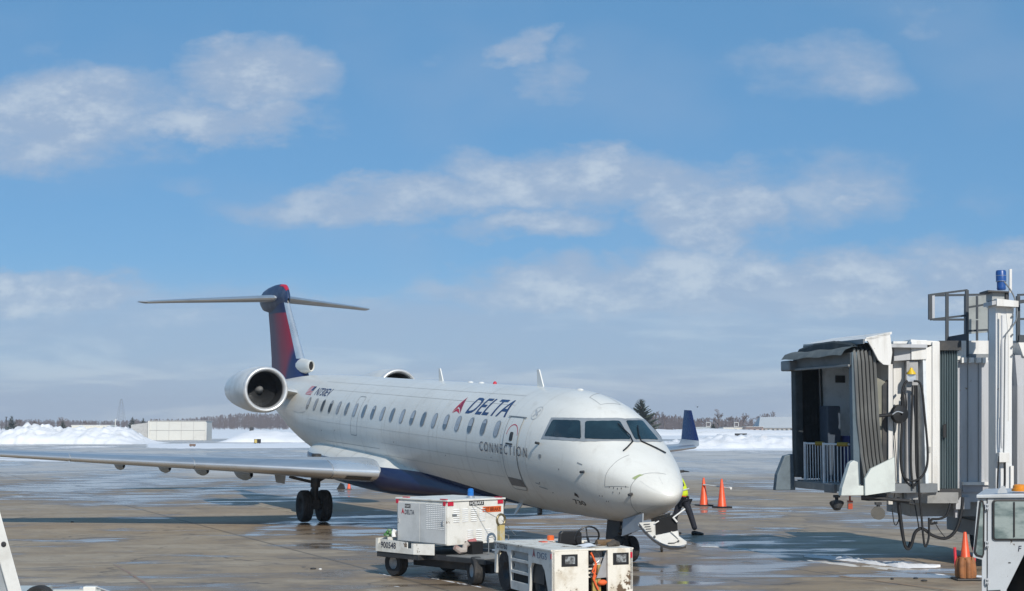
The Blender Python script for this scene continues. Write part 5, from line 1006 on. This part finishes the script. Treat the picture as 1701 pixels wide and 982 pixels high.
# ------------------------------------------------------------------ cab truck cut off by the right of the view
TK = thing('cab_truck', 'white cab truck with black rimmed windows standing under the jet bridge', 'truck', (0, 0, 0)); yt = 19.0
TW = mat('truck_white_in_shade', (.46, .49, .515), .45, col2=(.40, .42, .435), scale=1.5, chips=((.14, .12, .10), 7, .72))  # white paint greyed and cooled; the truck's shade is put into its colour
def tprism(poly, y, th, name, m, parent=TK, bevel=0.):
    b_ = MB(); b_.prism([xz(u, v, y) for u, v in poly], (0, y, 0), (1, 0, 0), (0, 0, 1), (.37 * th, th, 0)); return b_.build(name, m, parent, bevel=bevel)
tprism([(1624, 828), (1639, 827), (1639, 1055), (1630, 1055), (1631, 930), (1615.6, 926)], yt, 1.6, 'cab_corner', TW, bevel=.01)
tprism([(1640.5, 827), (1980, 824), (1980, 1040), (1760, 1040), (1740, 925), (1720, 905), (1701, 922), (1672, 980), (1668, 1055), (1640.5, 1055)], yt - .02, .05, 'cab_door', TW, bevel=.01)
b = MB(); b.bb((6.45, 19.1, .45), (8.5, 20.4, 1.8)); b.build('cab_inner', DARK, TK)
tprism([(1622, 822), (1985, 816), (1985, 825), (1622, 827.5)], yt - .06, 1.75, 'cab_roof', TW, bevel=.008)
def rwin(P, y, nm):
    fr_ = MB(); fr_.prism([xz(u, v, y) for u, v in P], (0, y, 0), (1, 0, 0), (0, 0, 1), (0, .03, 0)); o_ = fr_.build(nm, BLACK, TK, bevel=.008)
    In = offset_poly(P, -3.2); g_ = MB(); g_.prism([xz(u, v, y - .004) for u, v in In], (0, y - .004, 0), (1, 0, 0), (0, 0, 1), (0, .01, 0)); g_.build('pane', TGL, o_); return o_
TGL = mat('truck_glass', (.085, .13, .13), .08, col2=(.26, .31, .30), scale=2.6, lo=.42, hi=.62, spec=.6, streak=(.7, 1, 1.6), fine=0)
rwin([(1627, 834), (1630, 830), (1634, 832), (1636, 845), (1635.5, 920), (1633, 927), (1622, 924), (1617.8, 918)], yt - .015, 'quarter_window')
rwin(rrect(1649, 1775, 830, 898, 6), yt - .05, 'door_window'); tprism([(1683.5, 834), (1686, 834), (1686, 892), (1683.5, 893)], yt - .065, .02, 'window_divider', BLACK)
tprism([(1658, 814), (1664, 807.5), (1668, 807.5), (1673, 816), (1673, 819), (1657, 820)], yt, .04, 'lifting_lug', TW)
b = MB(); p = D(1694, 816, yt + .3); b.lathe([(.10, 0), (.10, .03), (.085, .035), (.08, .07), (.06, .085), (0, .09)], p, (0, 0, 1), 18, True); b.build('amber_lamp', mat('amber_lens', (.72, .26, .02), .25, fine=0), TK, True)
for v in (842, 904, 966): tprism([(1636.5, v - 5), (1642.5, v - 5), (1642.5, v + 5), (1636.5, v + 5)], yt - .035, .02, 'hinge', SILV); 
for v in (839, 845, 901, 907, 963, 969): b = MB(); b.tube([D(1640, v, yt - .04), D(1640, v + 3, yt - .04)], .014, 8); b.build('hinge_pin', MGREY, TK)
flat('lettering', text_bm('F', .045, .07, .15, .01), INK, TK, (xz(1691, 916, yt - .02)[0], yt - .022, xz(1691, 916, yt)[1]), (1, 0, 0), (0, 0, 1), .003)
tprism([(1675, 934), (1679, 934), (1679, 936), (1675, 936)], yt - .024, .01, 'door_slot', DARK); tprism([(1640, 981), (1662, 980), (1662, 983), (1640, 984)], yt - .03, .03, 'door_step', DARK)
wheel(TK, (7.12, 19.35, .40), (0, 1, 0), .40, .28, .55)
# ------------------------------------------------------------------ ramp rail at the left edge and the low cart beside it
RM = thing('boarding_ramp', 'leaning white steel rail of a ramp at the lower left edge', 'ramp', (0, 0, 0)); yy_ = 16.0
b = MB(); b.prism([xz(u, v, yy_) for u, v in ((-26, 760), (-5, 832), (37, 985), (50, 1050), (26, 1050), (14, 985), (-30, 830))], (0, yy_, 0), (1, 0, 0), (0, 0, 1), (-.035, .07, 0)); b.build('side_rail', mat('ramp_white', (.70, .70, .67), .5, col2=(.58, .57, .53), scale=3, chips=((.10, .08, .06), 6, .71)), RM, bevel=.008)
b = MB(); b.prism([xz(u, v, yy_ + .08) for u, v in ((-30, 840), (14, 990), (26, 1050), (-30, 1050))], (0, yy_ + .08, 0), (1, 0, 0), (0, 0, 1), (-.7, 1.2, 0)); b.build('ramp_body', GREY, RM)
b = MB(); b.lathe([(.022, 0), (.028, .01), (.02, .02), (0, .022)], D(6.5, 904, yy_ - .001), (0, -1, 0), 12); b.build('bolt', DARK, RM, True)
CT = thing('baggage_cart', 'low cart with a black tyre and a thin white drawbar at the lower left', 'cart', (-6.75, 22.1, 0))
wheel(CT, (.0, 0, .26), (.35, 1, 0), .26, .17, .55, rimm=SILV); wheel(CT, (-1.35, 1.0, .26), (.35, 1, 0), .26, .17, .55, rimm=SILV)
b = MB(); b.bb((.18, .02, .425), (.86, .09, .455)); b.bb((-1.6, .2, .34), (-.15, 1.1, .40)); b.build('cart_frame', mat('cart_frame_paint', (.52, .55, .52), .5), CT); b = MB(); b.bb((.62, -.02, .415), (.80, .12, .50)); b.build('hitch_block', GSEW, CT, bevel=.01); b = MB(); b.tube([(.80, .05, .49), (1.02, .12, .40)], .014, 6); b.tube([(.56, .05, .47), (.62, .05, .44)], .03, 8); b.build('hitch_pin', SILV, CT)
# ------------------------------------------------------------------ painted lines, slush and ice on the apron
YL = mat('worn_line_paint', (.46, .40, .27), .7, col2=(.26, .21, .16), scale=3); RL = mat('faded_red_line', (.30, .17, .13), .7, col2=(.27, .21, .155), scale=2.5, lo=.38, hi=.58); WL = mat('pale_line_paint', (.52, .50, .46), .7, col2=(.3, .27, .23), scale=2)
def gline(name, pts, w, m):
    b = MB(); P = [Vector((x, y, .004)) for x, y in pts]; rows = []
    for i, p in enumerate(P):
        d = (P[min(i + 1, len(P) - 1)] - P[max(i - 1, 0)]).normalized(); n = Vector((-d.y, d.x, 0)) * w / 2; rows.append([p + n, p - n])
    b.grid(rows); return tag(b.build(name, m), kind='structure')
def gp_(u, v): p = D(u, v, 1.); r_ = p - Vector((0, 0, 2.83)); k = -2.83 / r_.z; return (r_.x * k, r_.y * k)
gline('painted_line', [gp_(u, v) for u, v in ((490, 898), (640, 899), (760, 900))], .06, WL); gline('painted_line', [gp_(u, v) for u, v in ((415, 837), (450, 844), (500, 853))], .12, YL)
gline('painted_line', [gp_(u, v) for u, v in ((190, 938), (215, 952), (245, 972), (262, 990))], .06, RL); gline('painted_line', [gp_(u, v) for u, v in ((1395, 957), (1480, 968), (1580, 981), (1640, 990))], .10, mat('faded_orange_line', (.36, .24, .15), .7, col2=(.26, .2, .15), scale=3))
gline('painted_line', [gp_(u, v) for u, v in ((0, 790), (200, 782), (330, 778))], .5, mat('pale_far_line', (.62, .62, .60), .7)); gline('painted_line', [gp_(u, v) for u, v in ((1090, 772), (1200, 771), (1320, 770))], .35, bpy.data.materials['pale_far_line'])
def slush(name, uvs, h, m=SNOW, seed=0, lump=3.):
    """a thin ridge of snow along ground points, lumpy and ragged"""
    P = [gp_(u, v) for u, v, w in uvs]; W2 = [w for _, _, w in uvs]; b = MB(); rows = []; n = len(P); N = 14 * (n - 1)
    for k in range(N + 1):
        t = k / 14; i = min(int(t), n - 2); f = t - i; x = P[i][0] + (P[i + 1][0] - P[i][0]) * f; y = P[i][1] + (P[i + 1][1] - P[i][1]) * f; w = W2[i] + (W2[i + 1] - W2[i]) * f
        e = .35 + 1.0 * fbm(x * lump, y * lump, seed); rows.append([(x, y + w * (j / 8 - .5) * e + .1 * w * fbm(x * 4, j, seed), -.02 + (h * e * (.4 + .9 * fbm(x * 6, y * 5 + j, seed + 3)) * math.sin(PI * j / 8) ** .7)) for j in range(9)])
    b.grid(rows); return tag(b.build(name, m, None, True, angle=80), kind='stuff')
slush('ice_ridge', [(1335, 925, .1), (1370, 927, .8), (1410, 930, 1.2), (1450, 936, 1.4), (1500, 941, 1.1), (1550, 942, .5), (1562, 942, .05)], .10, SNOW, 1)
slush('ice_ridge', [(1340, 931, .2), (1400, 938, 1.3), (1470, 944, 1.2), (1530, 947, .3)], .04, DSNOW, 2)
slush('ice_ridge', [(1165, 908, .1), (1205, 909, .7), (1240, 913, .8), (1265, 917, .2)], .035, DSNOW, 3); slush('ice_ridge', [(1540, 953, .1), (1600, 957, .6), (1690, 960, .5)], .04, SNOW, 4)
slush('slush_fleck', [(690, 955, .05), (715, 960, .25), (745, 966, .3), (780, 972, .2), (800, 976, .05)], .03, SNOW, 5, 6.); slush('slush_fleck', [(560, 976, .05), (610, 973, .14), (680, 975, .2), (740, 980, .1)], .02, SNOW, 6, 7.)
slush('slush_fleck', [(630, 953, .03), (648, 957, .16), (668, 958, .05)], .03, SNOW, 7, 6.); slush('slush_fleck', [(556, 868, .1), (590, 872, .5), (640, 878, .4), (655, 880, .05)], .02, SNOW, 8); slush('slush_fleck', [(1130, 944, .04), (1160, 940, .12), (1200, 946, .1)], .015, SNOW, 9, 6.)
for k, (u, v) in enumerate(((1482, 963), (1521, 962), (1535, 966), (1640, 990), (120, 868), (520, 946), (532, 947))):
    x, y = gp_(u, v); b = MB(); b.sphere((0, 0, .015), (.035 + .015 * (k % 3), .035, .02), 7, 5); o = b.build('ice_lump' if k < 5 else 'debris', DARK if k != 6 else DSNOW); o.location = (x, y, 0); tag(o, kind='stuff')
# ------------------------------------------------------------------ far buildings
def building(name, label, cat, x, y, w, d, h, m, rz=0., group=None):
    o = thing(name, label, cat, (x, y, 0), rz, group); b = MB(); b.bb((-w / 2, -d / 2, 0), (w / 2, d / 2, h)); b.build('walls', m, o); return o
CREAM = mat('cream_cladding', (.62, .615, .57), .6, col2=(.56, .55, .51), scale=.3); GREYW = mat('grey_cladding', (.45, .45, .44), .6)
h1 = thing('hangar', 'long cream metal shed standing beyond the snow pile left of the engine', 'shed', (-56.3, 258.5, 0), .06)
b = MB(); b.bb((-4.85, 0, 0), (4.55, 8, 3.15)); b.build('front_wall', CREAM, h1); b = MB(); b.prism([(-4.9, 0), (-4.9, 2.95), (-8.0, 2.55), (-8.0, 0)], (0, .6, 0), (1, 0, 0), (0, 0, 1), (0, 7, 0)); b.build('side_annex', GREYW, h1)
b = MB(); b.bb((-4.95, -.1, 3.15), (4.65, 8.1, 3.24)); b.build('roof', mat('pale_roof', (.5, .5, .48), .6), h1)
for x in (-3.6, -1.55, .5, 2.55): b = MB(); b.bb((x - .03, -.05, .05), (x + .03, -.001, 3.1)); b.build('panel_joint', GREYW, h1)
b = MB(); b.bb((-4.85, -.06, 1.6), (4.55, -.002, 1.66)); b.build('girt', GREYW, h1); b = MB(); b.bb((-5.05, -.15, 0), (-4.80, .1, 3.2)); b.build('corner_post', CREAM, h1); b = MB(); b.bb((4.5, -.15, 0), (4.75, .1, 3.0)); b.build('corner_post', CREAM, h1)
h2 = thing('storage_shed', 'low cream flat roofed shed showing above the left snow pile', 'shed', (-82.5, 300, 0)); b = MB(); b.bb((-3.75, 0, 0), (3.75, 5, 2.35)); b.build('walls', mat('pale_cream_wall', (.68, .65, .56), .6), h2); b = MB(); b.bb((-3.85, -.1, 2.35), (3.85, 5.1, 2.46)); b.build('roof', WHITE, h2)
wn = mat('far_window', (.05, .06, .07), .3)
h3 = thing('hip_roof_building', 'long grey building with a pale blue grey roof beyond the snow at right', 'building', (80.5, 445, 0)); b = MB(); b.bb((-8.6, 0, -.5), (12, 12, 1.45)); b.build('walls', mat('tan_grey_wall', (.36, .34, .31), .7), h3)
b = MB(); b.add([(-8.9, -.3, 1.45), (12.3, -.3, 1.45), (12.3, 12.3, 1.45), (-8.9, 12.3, 1.45), (-7.6, 5, 4.6), (12.3, 5, 4.9), (12.3, 7, 4.9), (-7.6, 7, 4.6)], [(0, 1, 5, 4), (1, 2, 6, 5), (2, 3, 7, 6), (3, 0, 4, 7), (4, 5, 6, 7), (3, 2, 1, 0)]); b.build('roof', mat('pale_metal_roof', (.43, .46, .48), .5, fine=.02), h3)
for k in range(8): b = MB(); b.bb((-7.6 + k * 1.32, -.06, .25), (-7.05 + k * 1.32, -.001, 1.15)); b.build('window', wn, h3)
h4 = building('flat_roof_building', 'low cream flat roofed building right of the winglet behind snow', 'building', 65.0, 450, 7.2, 10, 1.55, mat('cream_wall', (.62, .58, .50), .6)); h5 = building('brick_store', 'low pink brick store joining the pale blue grey roofed building', 'building', 69.7, 444, 4.9, 8, 1.75, mat('pink_brick', (.55, .40, .33), .7)); h6 = building('grey_store', 'low grey store just right of the navy winglet', 'building', 56.0, 452, 4.4, 8, 1.7, mat('grey_store_wall', (.36, .39, .40), .6)); h7 = building('low_white_store', 'low white store partly hidden by the navy winglet', 'building', 50.0, 455, 3.4, 8, 1.0, mat('white_store_wall', (.6, .6, .6), .6))
for o, n, w in ((h4, 5, 7.2), (h5, 3, 4.9)):
    b = MB(); h = 1.55 if o is h4 else 1.75; b.bb((-w / 2 - .1, -5.1, h), (w / 2 + .1, 4, h + .12)); b.build('roof', GREYW, o)
    for k in range(n): b = MB(); b.bb((-w / 2 + .5 + k * w / n, -5.04 if o is h4 else -4.04, .5), (-w / 2 + 1.1 + k * w / n, -4.99 if o is h4 else -3.99, 1.1)); b.build('window', wn, o)
for nm, x, y, lab in (('light_mast', 56.9, 452 - 8, 'pale mast with a square frame sign right of the winglet'), ('light_mast', 64.6, 441, 'pale mast with a square frame sign over the cream building')):
    o = thing(nm, lab, 'mast', (x, y, 0)); b = MB(); b.tube([(-.6, 0, 0), (-.6, 0, 2.9)], .10, 6); b.build('pole', GREYW, o); b = MB(); [b.bar(p, q, .12) for p, q in (((-.6, 0, 1.9), (.6, 0, 1.9)), ((.6, 0, 1.9), (.6, 0, 3.0)), ((.6, 0, 3.0), (-.6, 0, 3.0)), ((-.6, 0, 3.0), (-.6, 0, 1.9)))]; b.build('square_frame', CREAM, o)
o = thing('lamp_post', 'pale lamp post standing behind the left snow pile', 'lamp post', (-77.7, 300, 0)); b = MB(); b.tube([(0, 0, 0), (0, 0, 3.5)], .09, 6); b.box((.12, 0, 3.5), (.4, .2, .12)); b.build('pole', CREAM, o)
o = thing('utility_pole', 'thin dark pole among the trees at the far left', 'pole', (-142, 430, 0)); b = MB(); b.tube([(0, 0, 0), (0, 0, 4.6)], .14, 6); b.box((0, 0, 4.5), (.7, .15, .15)); b.build('pole', DARK, o)
# lattice mast
o = thing('lattice_tower', 'tall thin steel lattice mast above the trees left of the shed', 'pylon', (-383, 1500, 0)); b = MB(); H_ = 26.5
def lw(z): return 3.6 * (1 - z / H_) ** .8 + .55
for sx_, sy_ in ((1, 1), (1, -1), (-1, 1), (-1, -1)): b.tube([(sx_ * lw(z), sy_ * lw(z), z) for z in np.linspace(0, H_, 9)], .16, 4)
for k in range(10):
    z0, z1 = H_ * k / 10, H_ * (k + 1) / 10
    for sy_ in (1, -1): b.bar((-lw(z0), sy_ * lw(z0), z0), (lw(z1), sy_ * lw(z1), z1), .12); b.bar((lw(z0), sy_ * lw(z0), z0), (-lw(z1), sy_ * lw(z1), z1), .12)
for z, w in ((H_ * .72, 4.6), (H_ * .86, 3.8)): b.bar((-w / 2, 0, z), (w / 2, 0, z), .2)
b.build('lattice', mat('far_steel', (.20, .22, .25), .6), o)
# airfield signs, lights and the distant tractor
def sign(x, y, w, h, lab, m, m2=None):
    o = thing('airfield_sign', lab, 'airfield sign', (x, y, 0)); b = MB(); b.bb((-w / 2, -.1, .15), (w / 2, .1, .15 + h)); b.build('sign_panel', m, o); b = MB(); b.bb((-w / 2 + .1, -.05, 0), (-w / 2 + .2, .05, .15)); b.bb((w / 2 - .2, -.05, 0), (w / 2 - .1, .05, .15)); b.build('legs', DARK, o)
    if m2: b = MB(); b.bb((-w / 2 + .06, -.115, .2), (-w / 2 + w * .45, -.1, .1 + h)); b.build('sign_face', m2, o)
sign(-34.2, 206, .9, .55, 'small yellow and black airfield sign on the snow below the engine', BLACK, mat('sign_yellow', (.55, .42, .12), .5)); sign(-37.5, 180, .7, .25, 'tiny dark marker on the snow edge left of the sign', mat('brown_marker', (.16, .10, .07), .6)); sign(46.6, 312, 2.5, .6, 'long low black airfield board on the snow between winglet and bridge', BLACK)
o = thing('tractor', 'tiny dark tractor on the snow in front of the far trees', 'tractor', (-59, 350, 0)); b = MB(); b.bb((-.9, -.5, .5), (.7, .5, 1.1)); b.bb((-.9, -.5, 1.1), (-.1, .5, 1.9)); b.build('body', DARK, o); [wheel(o, (x, -.6, r_), (0, 1, 0), r_, .3, .5) for x, r_ in ((-.6, .6), (.6, .4))]; b = MB(); b.bb((1.0, -.3, .2), (2.3, .3, .5)); b.bb((2.5, -.2, .6), (3.4, .2, .9)); b.build('plough', DARK, o)
o = thing('bird', 'tiny dark bird in flight right of the winglet tip', 'bird', (60.6, 500, 8.1)); b = MB(); b.sphere((0, 0, 0), (.25, .45, .2), 8, 6); b.add([(0, -.2, .1), (-.9, -.1, .35), (-.8, .2, .3), (0, .2, .1), (.9, -.1, .35), (.8, .2, .3)], [(0, 1, 2, 3), (0, 3, 5, 4)]); b.build('body', DARK, o)
# ------------------------------------------------------------------ trees
BARK = mat('grey_bark', (.13, .105, .095), .9, col2=(.18, .15, .14), scale=.6, fine=0); TWIG = mat('bare_twigs', (.17, .135, .13), .9, col2=(.13, .11, .12), scale=.15, fine=0); WOODM = mat('winter_wood', (.105, .090, .095), .95, col2=(.13, .105, .10), scale=.03, fine=0); EVER = mat('evergreen_needles', (.045, .066, .046), .8, col2=(.07, .09, .055), scale=.5, fine=.2)
def bare(mb_t, mb_w, base, h, rnd, spread=.5, lean=0., depth=5):
    def grow(p, d, L, r_, lev):
        q_ = p + d * L; k = q_ + Vector((rnd.uniform(-.1, .1), rnd.uniform(-.1, .1), 0)) * L
        (mb_t if lev < 2 else mb_w).tube([p, (p + q_) / 2 + Vector((rnd.uniform(-.06, .06), rnd.uniform(-.06, .06), 0)) * L, k], [max(r_, .035), max(r_ * .85, .03), max(r_ * .62, .022)], 5 if lev < 2 else 3, False)
        if lev >= depth: return
        for i in range(3 if lev < depth - 1 else 4):
            a = rnd.uniform(0, 2 * PI); e = rnd.uniform(.3, 1.) * spread * 1.5
            nd = (d + Vector((math.cos(a), math.sin(a), rnd.uniform(-.1, .25))) * e).normalized(); grow(p.lerp(k, rnd.uniform(.55, 1.)), nd, L * rnd.uniform(.55, .82), r_ * .6, lev + 1)
    grow(Vector(base), Vector((lean, 0, 1)).normalized(), h * .30, h * .022, 0)
rnd = random.Random(5)
TREES = [(1085, 470, 7.6, .45, 0, 'pale slender bare tree nearest the dark pine'), (1103, 480, 8.0, .35, 0, 'tall thin bare tree between the pine and the winglet'), (1150, 470, 6.0, .5, 0, 'short bare tree directly behind the winglet'), (1172, 500, 6.2, .55, 0, 'low spreading bare tree beside the square frame sign'), (1193, 470, 8.2, .62, 0, 'broad bare tree, largest crown right of the winglet'), (1217, 490, 7.2, .5, 0, 'rounded bare tree over the cream building'), (1232, 480, 7.8, .42, .05, 'upright bare tree left of the reddish sapling'), (1264, 500, 7.6, .55, 0, 'bare tree left of the crooked one above the grey roof'), (1284, 480, 8.0, .4, -.25, 'crooked leaning bare tree above the grey roof'), (1303, 520, 5.6, .5, 0, 'small bare tree just left of the jet bridge')]
for u, y, h, sp_, ln_, lab in TREES:
    x = (u - 850.5) / 2535.5 * y; o = thing('bare_tree', lab, 'tree', (x, y, 0), 0, 'bare trees beyond the snow'); t_, w_ = MB(), MB(); bare(t_, w_, (0, 0, 0), h * 1.12, rnd, sp_, ln_); t_.build('trunk', BARK, o); w_.build('crown', TWIG, o)
for u, y, h, sp_, lab in ((34, 430, 4.9, .5, 'bare tree with a round crown just right of the far left evergreen'), (62, 450, 4.7, .55, 'small bare tree above the highest lump of the left snow pile'), (103, 460, 4.9, .6, 'wide bare tree standing behind the middle of the left snow pile'), (147, 470, 4.4, .5, 'low bare tree directly above the small flat roofed shed'), (258, 520, 4.6, .5, 'bare tree rising over the left end of the cream shed')):
    x = (u - 850.5) / 2535.5 * y; o = thing('bare_tree', lab, 'tree', (x, y, 0), 0, 'bare trees beyond the left snow pile'); t_, w_ = MB(), MB(); bare(t_, w_, (0, 0, 0), h * 1.15, rnd, sp_, 0); t_.build('trunk', BARK, o); w_.build('crown', TWIG, o)
def conifer(loc, h, lab, n=150, wid=.33, name='pine_tree'):
    o = thing(name, lab, 'tree', loc); b = MB(); b.tube([(0, 0, 0), (.05, 0, h * .5), (0, 0, h * .97)], [h * .03, h * .02, h * .006], 6); b.build('trunk', BARK, o); c = MB()
    for k in range(n):
        z = h * (.12 + .86 * (k / n) ** .9); a = k * 2.399 + rnd.uniform(-.3, .3); L = h * wid * (1.05 - z / h) * rnd.uniform(.55, 1.15) + .12; up = .12 + .5 * z / h
        d = Vector((math.cos(a), math.sin(a), up)).normalized(); p = Vector((0, 0, z)); sd_ = d.cross(Vector((0, 0, 1))).normalized()
        for m2 in range(7):
            t = .25 + .75 * m2 / 6; q_ = p + d * L * t + Vector((0, 0, .1 * L * t * t)); w2 = L * .16 * (1.15 - t * .6)
            for sg in (1, -1): c.add([q_, q_ + sd_ * sg * w2 * 2.0 + d * w2 * 1.2 + Vector((0, 0, rnd.uniform(-.3, .5) * w2)), q_ + d * w2 * 2.2 + Vector((0, 0, .2 * w2))], [(0, 1, 2)])
            c.add([q_, q_ + Vector((0, 0, w2 * .9)) + d * w2, q_ + d * w2 * 2], [(0, 1, 2)])
    c.build('crown', EVER, o); return o
conifer((25.3, 300, 0), 7.6, 'dark green pine showing above the cockpit roof', 120, .52); conifer((58.6, 446, 0), 2.7, 'small dark conifer shrub in front of the grey store', 90, .45, 'conifer_shrub')
for u, y, h, lab in ((22, 420, 4.9, 'dark bushy evergreen at the far left above the snow'), (107, 440, 3.6, 'dark evergreen over the left snow pile'), (222, 620, 5.4, 'dark evergreen left of the cream shed'), (240, 640, 5.0, 'dark evergreen just behind the cream shed')): conifer(((u - 850.5) / 2535.5 * y, y, 0), h, lab, 70, .42)
# far woods: masses of bare trees
def wood(name, u0, u1, y0, y1, n, hf, seed, m=WOODM, lab=None):
    r2 = random.Random(seed); b = MB()
    for k in range(n):
        y = r2.uniform(y0, y1); x = (r2.uniform(u0, u1) - 850.5) / 2535.5 * y; h = hf(850.5 + 2535.5 * x / y, y) * r2.uniform(.7, 1.12); w = h * r2.uniform(.16, .30)
        b.add([(x - .12, y, 0), (x + .12, y, 0), (x, y, h)], [(0, 1, 2)])
        for j in range(38):
            z = h * (.12 + .88 * r2.random()); sp_ = w * math.sin(PI * min(z / h * .95 + .05, 1)) ** .6; a = r2.uniform(0, 2 * PI); px = x + sp_ * r2.random() * math.cos(a); py = y + sp_ * math.sin(a) * r2.random(); L = h * r2.uniform(.06, .15); dx = (px - x) / (w + .01) * L * .7; tw = h * .016 + .03
            b.add([(px - tw, py, z - L * .5), (px + tw, py, z - L * .5), (px + dx + r2.uniform(-.3, .3) * L, py, z + L * .6)], [(0, 1, 2)])
    return tag(b.build(name, m), lab, None, kind='stuff')
wood('far_wood', -60, 480, 640, 900, 900, lambda u, y: (2.83 + (703 - interp([(-60, 699), (60, 698), (130, 699), (200, 700), (240, 697), (300, 697), (350, 693), (400, 689), (480, 689)], u)) * y / 2535.5), 3)
wood('far_wood', 1040, 1330, 480, 620, 420, lambda u, y: 2.83 + (703 - interp([(1040, 690), (1080, 689), (1120, 692), (1160, 697), (1230, 696), (1330, 700)], u)) * y / 2535.5, 4)
wood('far_wood', -200, 1900, 950, 1500, 900, lambda u, y: 2.83 + (703 - 699.5) * y / 2535.5, 6)
b = MB(); r2 = random.Random(9)
for k in range(500): x, y = r2.uniform(-76, -57), r2.uniform(100, 112); b.add([(x, y, 0), (x + .03, y, 0), (x + r2.uniform(-.1, .1), y, r2.uniform(.08, .25))], [(0, 1, 2)])
tag(b.build('dry_grass', mat('dry_grass', (.26, .22, .15), .9)), kind='stuff')

# ------------------------------------------------------------------ thin winter haze
b = MB(); b.bb((-2700, -80, -1), (2700, 2700, 45)); hz = b.build('haze', []); tag(hz, kind='stuff')
hm = bpy.data.materials.new('haze_air'); hm.use_nodes = True; t = NT(hm.node_tree)
for nd in list(t.n):
    if nd.type == 'BSDF_PRINCIPLED': t.n.remove(nd)
pv = t.new('ShaderNodeVolumePrincipled'); pv.inputs['Color'].default_value = (.80, .87, .97, 1); pv.inputs['Density'].default_value = .00028; pv.inputs['Anisotropy'].default_value = 0
t.l.new(pv.outputs[0], [n for n in t.n if n.type == 'OUTPUT_MATERIAL'][0].inputs['Volume']); hz.data.materials.append(hm)
